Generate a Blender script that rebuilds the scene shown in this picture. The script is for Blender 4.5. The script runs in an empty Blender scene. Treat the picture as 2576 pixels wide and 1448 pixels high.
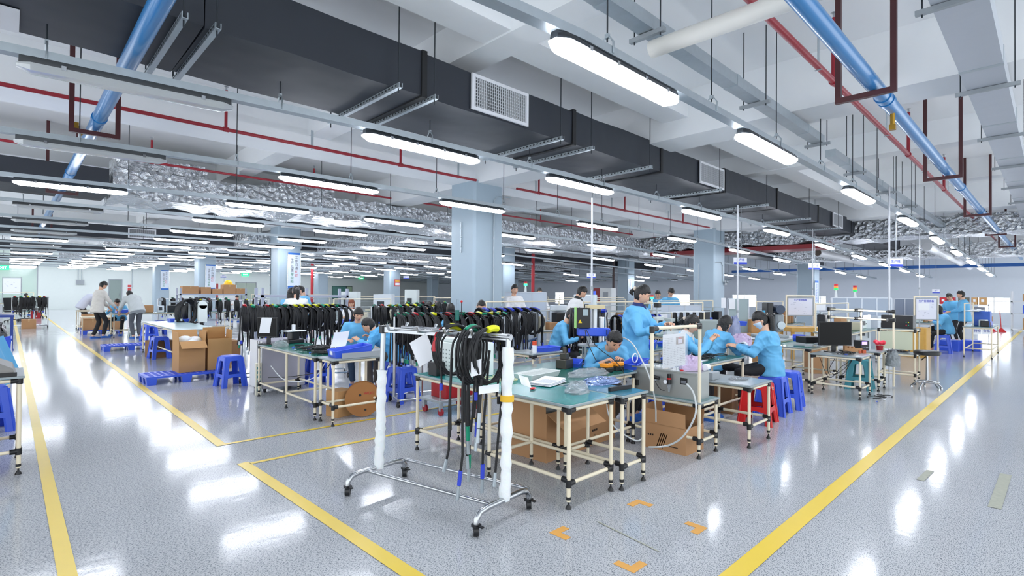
import bpy, math, random
from math import sin, cos, pi, radians as rad
from mathutils import Vector as V, Matrix as M4
random.seed(7)
SC = bpy.context.scene
COL = SC.collection
# ------------------------------------------------------------------ camera, world, exposure
H = 1.45
FPX, YAW, PIT, ROL = 1314.6457, -0.766478888, 0.0102148198, 0.0079632022
cz, sz, cp, sp, cr, sr = cos(YAW), sin(YAW), cos(PIT), sin(PIT), cos(ROL), sin(ROL)
R3 = M4(((cz,0,sz),(0,1,0),(-sz,0,cz))) @ M4(((1,0,0),(0,cp,-sp),(0,sp,cp))) @ M4(((cr,-sr,0),(sr,cr,0),(0,0,1)))
R3 = M4(((1,0,0),(0,0,-1),(0,1,0))) @ R3
cam = bpy.data.cameras.new('camera')
cam.sensor_width = 36.0
cam.lens = FPX * 36.0 / 2576
cam.clip_start = 0.05; cam.clip_end = 400
camo = bpy.data.objects.new('camera', cam)
camo.matrix_world = M4.Translation((0,0,H)) @ R3.to_4x4()
COL.objects.link(camo); SC.camera = camo
SC.view_settings.view_transform = 'Standard'
SC.view_settings.look = 'None'
SC.view_settings.gamma = 1.0
SC.view_settings.use_curve_mapping = False
SC.view_settings.exposure = 0.80
w = bpy.data.worlds.new('daylight'); SC.world = w; w.use_nodes = True
bg = w.node_tree.nodes['Background']
bg.inputs[0].default_value = (0.90, 0.95, 1.0, 1); bg.inputs[1].default_value = 1.25  # even ambient fill, let in through the unbuilt sides behind the camera
try:
    SC.cycles.use_denoising = True
    SC.cycles.max_bounces = 8; SC.cycles.diffuse_bounces = 4; SC.cycles.glossy_bounces = 4
    SC.cycles.transmission_bounces = 6; SC.cycles.transparent_max_bounces = 12
    SC.cycles.sample_clamp_indirect = 6.0
    SC.cycles.caustics_reflective = False; SC.cycles.caustics_refractive = False
except Exception: pass

def at(px, py, z):      # a point of the photograph's frame -> the world point at height z
    d = R3 @ V(((px-1288)/FPX, -(py-724)/FPX, -1.0))
    t = (z-H)/d.z
    return V((d.x*t, d.y*t, z))
def atd(px, py, dep):
    d = R3 @ V(((px-1288)/FPX, -(py-724)/FPX, -1.0))
    return V((d.x*dep, d.y*dep, H+d.z*dep))
# ------------------------------------------------------------------ materials
def lin(c):
    if isinstance(c, str):
        c = c.lstrip('#'); c = [int(c[i:i+2],16)/255 for i in (0,2,4)]
    return tuple((x/12.92 if x <= 0.04045 else ((x+0.055)/1.055)**2.4) for x in c[:3]) + (1,)
_mc = {}
def mat(name, col='#888888', rough=0.5, metal=0.0, emis=0, spec=0.5, bump=0, bscale=20, var=0, vscale=6, trans=0, alpha=1, coat=0, detail=3, ecol=None, sss=0):
    if name in _mc: return _mc[name]
    m = bpy.data.materials.new(name); m.use_nodes = True
    nt = m.node_tree; b = nt.nodes['Principled BSDF']
    b.inputs['Base Color'].default_value = lin(col)
    b.inputs['Roughness'].default_value = rough
    b.inputs['Metallic'].default_value = metal
    b.inputs['Specular IOR Level'].default_value = spec
    b.inputs['Transmission Weight'].default_value = trans
    b.inputs['Alpha'].default_value = alpha
    b.inputs['Coat Weight'].default_value = coat
    if sss: b.inputs['Subsurface Weight'].default_value = sss; b.inputs['Subsurface Scale'].default_value = 0.01
    if emis:
        b.inputs['Emission Color'].default_value = lin(ecol or col)
        b.inputs['Emission Strength'].default_value = emis
    tc = None
    if bump or var:
        tc = nt.nodes.new('ShaderNodeTexCoord')
    if bump:
        n = nt.nodes.new('ShaderNodeTexNoise'); n.inputs['Scale'].default_value = bscale; n.inputs['Detail'].default_value = detail
        bp = nt.nodes.new('ShaderNodeBump'); bp.inputs['Strength'].default_value = min(1, bump)
        bp.inputs['Distance'].default_value = 0.02*max(1,bump)
        nt.links.new(tc.outputs['Object'], n.inputs['Vector']); nt.links.new(n.outputs['Fac'], bp.inputs['Height'])
        nt.links.new(bp.outputs['Normal'], b.inputs['Normal'])
    if var:
        n = nt.nodes.new('ShaderNodeTexNoise'); n.inputs['Scale'].default_value = vscale; n.inputs['Detail'].default_value = 5
        mx = nt.nodes.new('ShaderNodeMix'); mx.data_type = 'RGBA'
        c = lin(col); mx.inputs[6].default_value = tuple(min(1,x*(1+var)) for x in c[:3])+(1,)
        mx.inputs[7].default_value = tuple(x*(1-var) for x in c[:3])+(1,)
        nt.links.new(tc.outputs['Object'], n.inputs['Vector']); nt.links.new(n.outputs['Fac'], mx.inputs[0])
        nt.links.new(mx.outputs[2], b.inputs['Base Color'])
    _mc[name] = m
    return m
WHITE = mat('white_paint', '#dfe6ea', 0.6, var=.02)
STEEL = mat('stainless_steel', '#b9bcc0', 0.22, 1.0)
GALV = mat('galvanised_steel', '#b4bec4', 0.42, 0.75, var=.10, vscale=14)
GREYM = mat('grey_painted_metal', '#9aa1a6', 0.45, 0.1)
DARKM = mat('dark_metal', '#3a3f44', 0.4, 0.6)
BLACK = mat('black_plastic', '#141518', 0.38)
RUBBER = mat('black_rubber', '#17181b', 0.55)
CREAM = mat('cream_pipe', '#ebe0c6', 0.35)
TEAL = mat('teal_mat', '#1f8d8c', 0.22, coat=.3, var=.06)
DTEAL = mat('dark_teal_mat', '#12685f', 0.25, coat=.2, var=.08)
ALU = mat('grey_board_edge', '#98a3a6', 0.4, 0.2)
BLUEP = mat('blue_plastic', '#3c60dc', 0.33, var=.04)
REDP = mat('red_plastic', '#cf1b1f', 0.33)
CARD = mat('cardboard', '#b58a62', 0.85, var=.07, vscale=5)
CARDI = mat('cardboard_inside', '#8e6745', 0.9)
PAPER = mat('paper', '#eef1f6', 0.8)
INK = mat('ink', '#3b4150', 0.8)
BINK = mat('blue_ink', '#3448c8', 0.7)
RINK = mat('red_ink', '#c8263c', 0.7)
YEL = mat('yellow_tape', '#e8c93a', 0.3, var=.04)
CYEL = mat('yellow_sleeve', '#dde01e', 0.4)
CGRN = mat('green_sleeve', '#12946f', 0.4)
CRED = mat('red_sleeve', '#b8202c', 0.4)
BLUEPIPE = mat('blue_pipe_paint', '#2277b5', 0.28, var=.06, coat=.3)
REDPIPE = mat('red_pipe_paint', '#9a2230', 0.35, var=.08)
BROWNM = mat('brown_red_steel', '#4a2024', 0.4, var=.1)
DUCTB = mat('black_insulation', '#262b34', 0.48, bump=.35, bscale=3.5, var=.15, vscale=2, detail=1)
FOAM = mat('white_foam_wrap', '#eef3f5', 0.5, bump=.35, bscale=30, sss=.2)
BAG = mat('clear_bag', '#dfe6ea', 0.12, trans=.55, alpha=.55, bump=.8, bscale=22)
LBAG = mat('lilac_bag', '#cbb6d8', 0.3, bump=.9, bscale=25, alpha=.92)
SKIN = mat('skin', '#d9ab90', 0.5, sss=.15)
HAIR = mat('black_hair', '#12100f', 0.42, bump=.4, bscale=60)
COATB = mat('blue_cleanroom_cloth', '#62b0de', 0.6, bump=1.6, bscale=5, var=.05, detail=1)
COATW = mat('white_coat_cloth', '#e6e6e6', 0.75, bump=.7, bscale=9)
BEIGEJ = mat('beige_jacket_cloth', '#d3cfc8', 0.8, bump=.7, bscale=9)
LAVJ = mat('pale_lavender_cloth', '#c8cddd', 0.8, bump=.7, bscale=9)
GREYJ = mat('pale_grey_cloth', '#b9bfc0', 0.8, bump=.7, bscale=9)
PBLACK = mat('black_trousers', '#1b1c20', 0.8, bump=.5, bscale=12)
PGREY = mat('grey_trousers', '#555961', 0.8, bump=.5, bscale=12)
PBROWN = mat('brown_trousers', '#57504a', 0.8, bump=.5, bscale=12)
JEANS = mat('dark_jeans', '#2e4157', 0.8, bump=.5, bscale=12)
NAVY = mat('navy_collar', '#1c2c66', 0.7)
SHOEB = mat('blue_slipper', '#2a63b8', 0.6)
LIGHTON = mat('lamp_light', '#f6f8ff', 0.3, emis=20, ecol='#f1f5ff')
LENSOFF = mat('lamp_lens_off', '#c3c8ca', 0.25, trans=.25, coat=.4)
# foil
def foil():
    m = bpy.data.materials.new('crinkled_foil'); m.use_nodes = True
    nt = m.node_tree; b = nt.nodes['Principled BSDF']
    b.inputs['Base Color'].default_value = lin('#e2e6ea'); b.inputs['Metallic'].default_value = 0.85; b.inputs['Roughness'].default_value = 0.27
    tc = nt.nodes.new('ShaderNodeTexCoord')
    n = nt.nodes.new('ShaderNodeTexNoise'); n.inputs['Scale'].default_value = 4.2; n.inputs['Detail'].default_value = 4; n.inputs['Distortion'].default_value = 2.2
    v = nt.nodes.new('ShaderNodeTexVoronoi'); v.inputs['Scale'].default_value = 8.5
    a = nt.nodes.new('ShaderNodeMath'); a.operation = 'ADD'
    bp = nt.nodes.new('ShaderNodeBump'); bp.inputs['Strength'].default_value = 1; bp.inputs['Distance'].default_value = 0.12
    L = nt.links.new
    L(tc.outputs['Object'], n.inputs['Vector']); L(n.outputs['Color'], v.inputs['Vector'])
    L(tc.outputs['Object'], v.inputs['Vector'])
    L(n.outputs['Fac'], a.inputs[0]); L(v.outputs['Distance'], a.inputs[1]); L(a.outputs[0], bp.inputs['Height']); L(bp.outputs['Normal'], b.inputs['Normal'])
    return m
FOIL = foil()
def floormat():
    m = bpy.data.materials.new('speckled_terrazzo'); m.use_nodes = True
    nt = m.node_tree; b = nt.nodes['Principled BSDF']; L = nt.links.new
    tc = nt.nodes.new('ShaderNodeTexCoord')
    # short dark flecks: a few cells of a stretched voronoi
    def fleck(scale, rot, thr, stretch):
        mp = nt.nodes.new('ShaderNodeMapping'); mp.inputs['Rotation'].default_value[2] = rot
        mp.inputs['Scale'].default_value = (scale, scale*stretch, 1)
        nz = nt.nodes.new('ShaderNodeTexNoise'); nz.inputs['Scale'].default_value = 25; nz.inputs['Detail'].default_value = 0
        ad = nt.nodes.new('ShaderNodeVectorMath'); ad.operation = 'MULTIPLY_ADD'; ad.inputs[1].default_value = (.02,.02,0)
        L(tc.outputs['Object'], nz.inputs['Vector']); L(nz.outputs['Color'], ad.inputs[0]); L(tc.outputs['Object'], ad.inputs[2])
        v = nt.nodes.new('ShaderNodeTexVoronoi'); v.voronoi_dimensions = '2D'; v.inputs['Scale'].default_value = 1
        L(ad.outputs[0], mp.inputs[0]); L(mp.outputs[0], v.inputs['Vector'])
        lt = nt.nodes.new('ShaderNodeMath'); lt.operation = 'LESS_THAN'; lt.inputs[1].default_value = thr
        L(v.outputs['Distance'], lt.inputs[0])
        return lt
    f1 = fleck(46, .3, .17, 2.6); f2 = fleck(52, 1.9, .15, 2.8); f3 = fleck(40, -.9, .13, 2.2)
    s = nt.nodes.new('ShaderNodeMath'); s.operation = 'MAXIMUM'; L(f1.outputs[0], s.inputs[0]); L(f2.outputs[0], s.inputs[1])
    s2 = nt.nodes.new('ShaderNodeMath'); s2.operation = 'MAXIMUM'; L(s.outputs[0], s2.inputs[0]); L(f3.outputs[0], s2.inputs[1])
    n = nt.nodes.new('ShaderNodeTexNoise'); n.inputs['Scale'].default_value = .8; n.inputs['Detail'].default_value = 4; L(tc.outputs['Object'], n.inputs['Vector'])
    cr_ = nt.nodes.new('ShaderNodeMix'); cr_.data_type = 'RGBA'
    cr_.inputs[6].default_value = lin('#c6c8cb'); cr_.inputs[7].default_value = lin('#b8bbc0'); L(n.outputs['Fac'], cr_.inputs[0])
    mx = nt.nodes.new('ShaderNodeMix'); mx.data_type = 'RGBA'; L(s2.outputs[0], mx.inputs[0]); L(cr_.outputs[2], mx.inputs[6]); mx.inputs[7].default_value = lin('#666d76')
    L(mx.outputs[2], b.inputs['Base Color'])
    b.inputs['Roughness'].default_value = 0.12
    b.inputs['Specular IOR Level'].default_value = 0.30
    n2 = nt.nodes.new('ShaderNodeTexNoise'); n2.inputs['Scale'].default_value = 9; n2.inputs['Detail'].default_value = 2; L(tc.outputs['Object'], n2.inputs['Vector'])
    bp = nt.nodes.new('ShaderNodeBump'); bp.inputs['Strength'].default_value = .07; bp.inputs['Distance'].default_value = .01
    L(n2.outputs['Fac'], bp.inputs['Height']); L(bp.outputs['Normal'], b.inputs['Normal'])
    return m
FLOORM = floormat()
# ------------------------------------------------------------------ mesh helpers
class MB:
    def __init__(s, T=None): s.v = []; s.f = []; s.m = []; s.ms = []; s.T = T or M4.Identity(4); s.cur = 0
    def use(s, m):
        if m not in s.ms: s.ms.append(m)
        s.cur = s.ms.index(m); return s
    def add(s, vs, fs):
        o = len(s.v); s.v += [tuple(s.T @ V(p)) for p in vs]
        for f in fs: s.f.append(tuple(i+o for i in f)); s.m.append(s.cur)
        return s
    def box(s, x0, y0, z0, x1, y1, z1, m=None):
        if m: s.use(m)
        vs = [(x,y,z) for z in (z0,z1) for y in (y0,y1) for x in (x0,x1)]
        return s.add(vs, [(0,2,3,1),(4,5,7,6),(0,1,5,4),(1,3,7,5),(3,2,6,7),(2,0,4,6)])
    def cbox(s, c, d, m=None): return s.box(c[0]-d[0]/2, c[1]-d[1]/2, c[2]-d[2]/2, c[0]+d[0]/2, c[1]+d[1]/2, c[2]+d[2]/2, m)
    def bbox(s, x0, y0, z0, x1, y1, z1, r=.01, m=None):   # box with chamfered vertical and top edges
        if m: s.use(m)
        def ring(a, z): return [(x0+a+ (r if i in (0,1) else 0), y0+a,z) for i in ()]
        vs = []
        def rg(i, z):
            a, b, c, d = x0+i, y0+i, x1-i, y1-i; q = r
            return [(a+q,b,z),(c-q,b,z),(c,b+q,z),(c,d-q,z),(c-q,d,z),(a+q,d,z),(a,d-q,z),(a,b+q,z)]
        for i, z in ((r*.7,z0),(0,z0+r*.7),(0,z1-r*.7),(r*.7,z1)): vs += rg(i, z)
        fs = [tuple(range(7,-1,-1)), tuple(range(24,32))]
        for k in range(3):
            for j in range(8): fs.append((k*8+j, k*8+(j+1)%8, k*8+8+(j+1)%8, k*8+8+j))
        return s.add(vs, fs)
    def tube(s, pts, r, n=8, m=None, cap=True, el=None):
        if m: s.use(m)
        P = [V(p) for p in pts]; R = r if isinstance(r, (list,tuple)) else [r]*len(P)
        vs = []; prev = None
        for i, p in enumerate(P):
            t = (P[min(i+1,len(P)-1)]-P[max(i-1,0)])
            if t.length < 1e-9: t = V((0,0,1))
            t.normalize()
            if prev is None:
                a = V((0,0,1)) if abs(t.z) < .9 else V((0,1,0))
                u = t.cross(a).normalized()
            else:
                u = (prev - t*prev.dot(t))
                if u.length < 1e-6: u = t.orthogonal()
                u.normalize()
            prev = u; w_ = t.cross(u)
            for k in range(n):
                a = 2*pi*k/n
                vs.append(tuple(p + u*(cos(a)*R[i]) + w_*(sin(a)*R[i]*(el or 1))))
        fs = []
        for i in range(len(P)-1):
            for k in range(n): fs.append((i*n+k, i*n+(k+1)%n, (i+1)*n+(k+1)%n, (i+1)*n+k))
        if cap: fs += [tuple(range(n-1,-1,-1)), tuple((len(P)-1)*n+k for k in range(n))]
        return s.add(vs, fs)
    def loft(s, rings, m=None, cap=True):   # rings: list of lists of points
        if m: s.use(m)
        n = len(rings[0]); vs = [p for r in rings for p in r]; fs = []
        for i in range(len(rings)-1):
            for k in range(n): fs.append((i*n+k, i*n+(k+1)%n, (i+1)*n+(k+1)%n, (i+1)*n+k))
        if cap: fs += [tuple(range(n-1,-1,-1)), tuple((len(rings)-1)*n+k for k in range(n))]
        return s.add(vs, fs)
    def sph(s, c, r, n=12, k=8, m=None):
        if m: s.use(m)
        if not isinstance(r, (list,tuple)): r = (r,r,r)
        vs = [(c[0],c[1],c[2]+r[2])]
        for i in range(1,k):
            a = pi*i/k
            for j in range(n): b = 2*pi*j/n; vs.append((c[0]+r[0]*sin(a)*cos(b), c[1]+r[1]*sin(a)*sin(b), c[2]+r[2]*cos(a)))
        vs.append((c[0],c[1],c[2]-r[2])); fs = []
        for j in range(n): fs.append((0,1+j,1+(j+1)%n)); fs.append((len(vs)-1, 1+(k-2)*n+(j+1)%n, 1+(k-2)*n+j))
        for i in range(k-2):
            for j in range(n): fs.append((1+i*n+j,1+(i+1)*n+j,1+(i+1)*n+(j+1)%n,1+i*n+(j+1)%n))
        return s.add(vs, fs)
    def quad(s, a, b, c, d, m=None):
        if m: s.use(m)
        return s.add([a,b,c,d], [(0,1,2,3)])
    def prism(s, poly, z0, z1, m=None):
        if m: s.use(m)
        n = len(poly); vs = [(x,y,z0) for x,y in poly]+[(x,y,z1) for x,y in poly]
        return s.add(vs, [tuple(range(n-1,-1,-1)), tuple(range(n,2*n))]+[(i,(i+1)%n,n+(i+1)%n,n+i) for i in range(n)])
    def sheet(s, c, u, v, nu=8, nv=8, f=None, m=None, th=0.0015):   # bent thin sheet spanned by u, v round c
        if m: s.use(m)
        c, u, v = V(c), V(u), V(v); nn = u.cross(v).normalized(); vs = []
        for sd in (0, 1):
            for j in range(nv+1):
                for i in range(nu+1):
                    a, b = i/nu-.5, j/nv-.5
                    vs.append(tuple(c+u*a+v*b+nn*((f(a,b) if f else 0)+(th if sd else 0))))
        fs = []; k = (nu+1)*(nv+1)
        for j in range(nv):
            for i in range(nu):
                q = j*(nu+1)+i; fs.append((q,q+nu+1,q+nu+2,q+1)); fs.append((k+q,k+q+1,k+q+nu+2,k+q+nu+1))
        bd = [i for i in range(nu+1)]+[(j)*(nu+1)+nu for j in range(1,nv+1)]+[nv*(nu+1)+i for i in range(nu-1,-1,-1)]+[j*(nu+1) for j in range(nv-1,0,-1)]
        for i in range(len(bd)): a, b = bd[i], bd[(i+1)%len(bd)]; fs.append((a,b,k+b,k+a))
        return s.add(vs, fs)
    def build(s, name, m=None, parent=None, smooth=True, loc=None, rz=None, ang=40):
        me = bpy.data.meshes.new(name); me.from_pydata(s.v, [], s.f); me.update()
        ms = s.ms or [m or WHITE]
        for x in ms: me.materials.append(x)
        if len(ms) > 1: me.polygons.foreach_set('material_index', s.m)
        if smooth:
            me.polygons.foreach_set('use_smooth', [True]*len(me.polygons))
            try: me.set_sharp_from_angle(angle=rad(ang))
            except Exception: pass
        o = bpy.data.objects.new(name, me); COL.objects.link(o)
        if parent: o.parent = parent
        if loc is not None: o.location = loc
        if rz is not None: o.rotation_euler[2] = rz
        return o
def B(m): return MB().use(m)
def tag(o, label, cat, group=None, kind=None):
    o['label'] = label; o['category'] = cat
    if group: o['group'] = group
    if kind: o['kind'] = kind
    return o
def thing(name, label, cat, loc=(0,0,0), rz=0, group=None):
    o = bpy.data.objects.new(name, None); COL.objects.link(o); o.empty_display_size = .1
    o.location = loc; o.rotation_euler = (0,0,rz)
    return tag(o, label, cat, group)
def struct(o, label=None):
    o['kind'] = 'structure'
    if label: o['label'] = label
    return o
KIDS = {}
def dup(root, loc=None, rz=None, label=None, group=None):
    def cp(o, par):
        c = o.copy(); COL.objects.link(c)
        if par: c.parent = par
        for ch in o.children: cp(ch, c)
        return c
    r = cp(root, None)
    if loc is not None: r.location = loc
    if rz is not None: r.rotation_euler = (0,0,rz)
    if label: r['label'] = label
    if group: r['group'] = group
    return r
def txt(body, size, m, parent, loc, rot, align='CENTER', name='lettering', ext=0.0008):
    c = bpy.data.curves.new(name, 'FONT'); c.body = body; c.size = size; c.align_x = align; c.align_y = 'CENTER'; c.extrude = ext
    c.materials.append(m)
    o = bpy.data.objects.new(name, c); COL.objects.link(o)
    bpy.context.view_layer.update()
    me = bpy.data.meshes.new_from_object(o.evaluated_get(bpy.context.evaluated_depsgraph_get()))
    bpy.data.objects.remove(o)
    o = bpy.data.objects.new(name, me); COL.objects.link(o); o.parent = parent; o.location = loc; o.rotation_euler = rot
    return o
ORD = ['first','second','third','fourth','fifth','sixth','seventh','eighth','ninth','tenth','eleventh','twelfth','thirteenth','fourteenth','fifteenth','sixteenth','seventeenth','eighteenth']
# ------------------------------------------------------------------ room shell
XE, YN = 37.0, 51.0
XW, YS = -4.0, -4.0
SLAB = 4.4
struct(MB().box(XW,YS,-.1,XE,YN+.2,0).build('floor', FLOORM, smooth=False), 'polished grey terrazzo floor with dark specks')
struct(MB().box(XW,YS,SLAB,XE+.2,YN+.2,SLAB+.2).build('ceiling', mat('ceiling_paint','#f4f6f7',.8), smooth=False))
BEAMM = mat('beam_paint','#f0f3f5',.7,var=.02)
CX = [6.9+11*i for i in range(3)]; CY = [8.3+10.9*j for j in range(4)]
bn = 0
def beam(x0,y0,x1,y1,z):
    global bn; bn += 1
    struct(MB().box(x0,y0,z,x1,y1,SLAB+.02).build('trim_%d'%bn, BEAMM, smooth=False))
for y in CY: beam(XW,y+.1,XE,y+.75,3.78)
for x in CX: beam(x+.1,YS,x+.75,YN,3.74)
for y in (3.85, 13.9, 24.6, 35.5): beam(XW,y-.2,XE,y+.2,4.0)
for x in (3.65, 11.3, 14.9, 22.2): beam(x-.18,YS,x+.18,YN,3.98)
WALLN = mat('wall_paint_green_white','#e4ece9',.7,var=.02)
WALLE = mat('wall_paint_blue_white','#d6dde6',.7,var=.02)
struct(MB().box(1.35,YN,0,XE,YN+.2,SLAB).build('wall_back', WALLN, smooth=False))
struct(MB().box(XW,YN,0,1.35,YN+.2,SLAB).build('wall_office', mat('office_wall','#dbe8e0',.7), smooth=False))
# east wall with window openings
def wall_holes(name, X, y0, y1, z1, holes, m):
    mb = MB(); ys = sorted(holes); c = y0
    for (a, b, za, zb) in ys:
        mb.box(X,c,0,X+.2,a,z1); mb.box(X,a,0,X+.2,b,za); mb.box(X,a,zb,X+.2,b,z1); c = b
    mb.box(X,c,0,X+.2,y1,z1)
    return struct(mb.build(name, m, smooth=False))
WINS = [(1.55,2.85,.62,1.45),(9.95,10.6,.85,1.45),(14.2,15.9,.62,1.5),(19.1,20.7,.6,1.5),(31.5,32.6,.5,1.6)]
wall_holes('wall_right', XE, YS, YN, SLAB, WINS, WALLE)
GLOW = mat('daylight_sky','#ffffff',.5,emis=3.2,ecol='#f4f8ff')
GLASS = mat('window_glass','#f2f8ff',.03,trans=1.0,alpha=.25)
for k,(a,b,za,zb) in enumerate(WINS):
    fr = MB()
    for (p,q) in ((a,a+.04),(b-.04,b),((a+b)/2-.02,(a+b)/2+.02)): fr.box(XE+.02,p,za,XE+.08,q,zb)
    for z in (za,zb-.04,za+(zb-za)*.72): fr.box(XE+.021,a,z,XE+.079,b,z+.04)
    o = struct(fr.build('window_%d'%(k+1), WHITE, smooth=False))
    MB().box(XE+.045,a+.02,za+.02,XE+.052,b-.02,zb-.02).build('pane', GLASS, o, smooth=False)
sk = MB().box(XE+.6,YS,-1,XE+.65,YN,3).build('sky', GLOW, smooth=False); struct(sk,'bright overcast daylight beyond the windows')
# columns with chamfered arrises
COLM = mat('column_paint','#a3b5c1',.5,var=.02)
ncol = 0
for i,x in enumerate(CX):
    for j,y in enumerate(CY):
        ncol += 1; s = .82; q = .05
        poly = [(x+q,y),(x+s-q,y),(x+s,y+q),(x+s,y+s-q),(x+s-q,y+s),(x+q,y+s),(x,y+s-q),(x,y+q)]
        o = MB().prism(poly,0,3.8).build('column', COLM, smooth=False); struct(o, 'square white concrete column')
# small structural extras on the wall: doors
def wdoor(k, x0, x1, z1, Y, m, leaves=1):
    f = MB(); f.box(x0-.06,Y-.05,0,x0,Y,z1+.06); f.box(x1,Y-.05,0,x1+.06,Y,z1+.06); f.box(x0,Y-.05,z1,x1,Y,z1+.06)
    o = struct(f.build('door_%d'%k, GREYM, smooth=False))
    w_ = (x1-x0)/leaves
    for i in range(leaves):
        l = MB().box(x0+i*w_+.01,Y-.04,.01,x0+(i+1)*w_-.01,Y-.005,z1-.01).build('door_leaf', m, o, smooth=False)
        B(STEEL).tube([(x0+(i+.85 if i==0 else i+.15)*w_,Y-.07,1.0),(x0+(i+.85 if i==0 else i+.15)*w_,Y-.07,1.2)],.015).build('handle', STEEL, l)
    return o
DOORM = mat('grey_green_door','#8f9f9a',.5); DOORL = mat('pale_green_door','#aebcae',.5)
p = at(275,727,H+0)  # helper only
def xN(px, Y=YN):  # X of a column of the photograph on a plane of constant Y
    d = R3 @ V(((px-1288)/FPX, 0, -1.0)); return d.x/d.y*Y
wdoor(1, xN(275), xN(305), 2.25, YN, DOORM)
wdoor(2, xN(594), xN(643), 2.2, YN, DOORL, 2)
# teal glass window in the back wall
def plate(name, px0, px1, z0, z1, Y, m, label, cat, th=.03, parts=()):
    o = MB().box(xN(px0,Y),Y-th,z0,xN(px1,Y),Y,z1).build(name, m, smooth=False)
    return tag(o, label, cat)
w0 = struct(MB().box(xN(835),YN-.03,.75,xN(886),YN-.001,2.05).build('window_6', DARKM, smooth=False))
MB().box(xN(836),YN-.04,.8,xN(870),YN-.031,2.0).build('pane', mat('teal_glass','#5a8f85',.15), w0, smooth=False)
MB().box(xN(872),YN-.04,.8,xN(885),YN-.031,2.0).build('pane', mat('lime_glass','#a9c3a0',.3), w0, smooth=False)
EXG = mat('exit_green','#20b070',.4,emis=1.5)
def exit_sign(x, z, Y, label):
    o = thing('exit_sign', label, 'sign', (x,Y-.06,z))
    MB().box(-.3,-.03,-.13,.3,.03,.13).build('housing', EXG, o, smooth=False)
    txt('EXIT', .19, mat('sign_white','#ffffff',.5,emis=1.5), o, (0,-.034,0), (pi/2,0,0))
exit_sign(xN(616),2.95,YN,'small green exit sign over the pale double door')
exit_sign(xN(908),2.95,YN,'round-cornered green exit sign on the teal wall')
exit_sign(xN(5,43.9),2.75,43.9,'dim green exit sign above the office whiteboard')
# red/white notice and panels
REDN = mat('red_notice','#cf4a48',.6)
o = plate('wall_notice',319,332,1.35,1.95,YN,PAPER,'white and red notice on the back wall beside the grey door','notice')
MB().box(xN(319)+.05,YN-.04,1.38,xN(332)-.05,YN-.031,1.62).build('red_band', REDN, o, smooth=False)
MB().box(xN(319)+.05,YN-.04,1.7,xN(332)-.05,YN-.031,1.88).build('red_band', REDN, o, smooth=False)
# left office glass screen
SCR = thing('glass_screen','glazed office screen behind the meshed office chairs','screen',(0,44,0))
MB().box(XW+.1,0,0,1.3,.05,.9).build('lower_panel', mat('screen_panel','#b4c0bc',.5), SCR, smooth=False)
MB().box(XW+.1,0.02,.9,1.3,.03,2.9).build('glass', mat('screen_glass','#c9e2d6',.05,trans=.6,alpha=.5), SCR, smooth=False)
for x in (-3.9,-2.2,-.5,1.25): MB().box(x,-.01,0,x+.06,.06,3.0).build('post', GREYM, SCR, smooth=False)
MB().box(XW+.1,-.01,2.9,1.3,.06,3.0).build('head_rail', GREYM, SCR, smooth=False)
# ------------------------------------------------------------------ floor markings
def strip(name, a, b, w_, label, m=YEL, z=.003):
    a, b = V(a), V(b); d = (b-a).normalized(); n = V((-d.y,d.x))*w_/2
    mb = MB().add([(a.x-n.x,a.y-n.y,z),(b.x-n.x,b.y-n.y,z),(b.x+n.x,b.y+n.y,z),(a.x+n.x,a.y+n.y,z)],[(0,1,2,3)])
    return tag(mb.build(name, m, smooth=False), label, 'floor tape')
strip('floor_tape',(.235,2.5),(.20,44),.075,'long yellow floor line at the foot of the left benches')
strip('floor_tape',(1.46,5.42),(1.42,41),.085,'yellow floor line running past the blue pallets')
strip('floor_tape',(1.44,4.76),(1.53,1.5),.09,'yellow floor line beside the steel trolley base')
strip('floor_tape',(1.50,5.45),(5.6,5.36),.05,'thin yellow line crossing behind the steel trolley, farther one')
strip('floor_tape',(1.48,4.70),(5.4,4.64),.05,'thin yellow line crossing behind the steel trolley, nearer one')
strip('floor_tape',(1.4,1.16),(36.8,.98),.105,'wide yellow floor line running along the right aisle')
ORA = mat('orange_tape','#e0a552',.5)
def chev(c, a, label):
    mb = MB(); l, t = .13, .05
    poly = [(0,0),(l,0),(l,t),(t,t),(t,l),(0,l)]
    o = MB().prism(poly,0.001,.003).build('corner_mark', ORA, smooth=False, loc=(c[0],c[1],0), rz=a)
    tag(o, label, 'floor mark')
chev((3.22,2.05), pi, 'orange tape corner on the floor, the one nearest the bench foot')
chev((3.15,1.50), pi/2*3+pi, 'orange tape corner on the floor pointing at the yellow line')
chev((2.38,2.13), -pi/2, 'orange tape corner on the floor beside the trolley castor')
chev((2.36,1.52), 0, 'orange tape corner on the floor, the one farthest from the benches')
STAIN = mat('dirty_tape_mark','#a9ab9c',.6,var=.2,vscale=30)
strip('tape_residue',(2.72,2.02),(2.66,1.55),.012,'thin dirty line of tape residue between the orange corners',STAIN)
strip('tape_residue',(5.9,.28),(4.9,.29),.07,'grey residue of old tape at the right aisle edge',STAIN)
strip('tape_residue',(5.55,.72),(5.2,.74),.05,'faint patch of old tape residue beyond the wide yellow line',STAIN)
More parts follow.
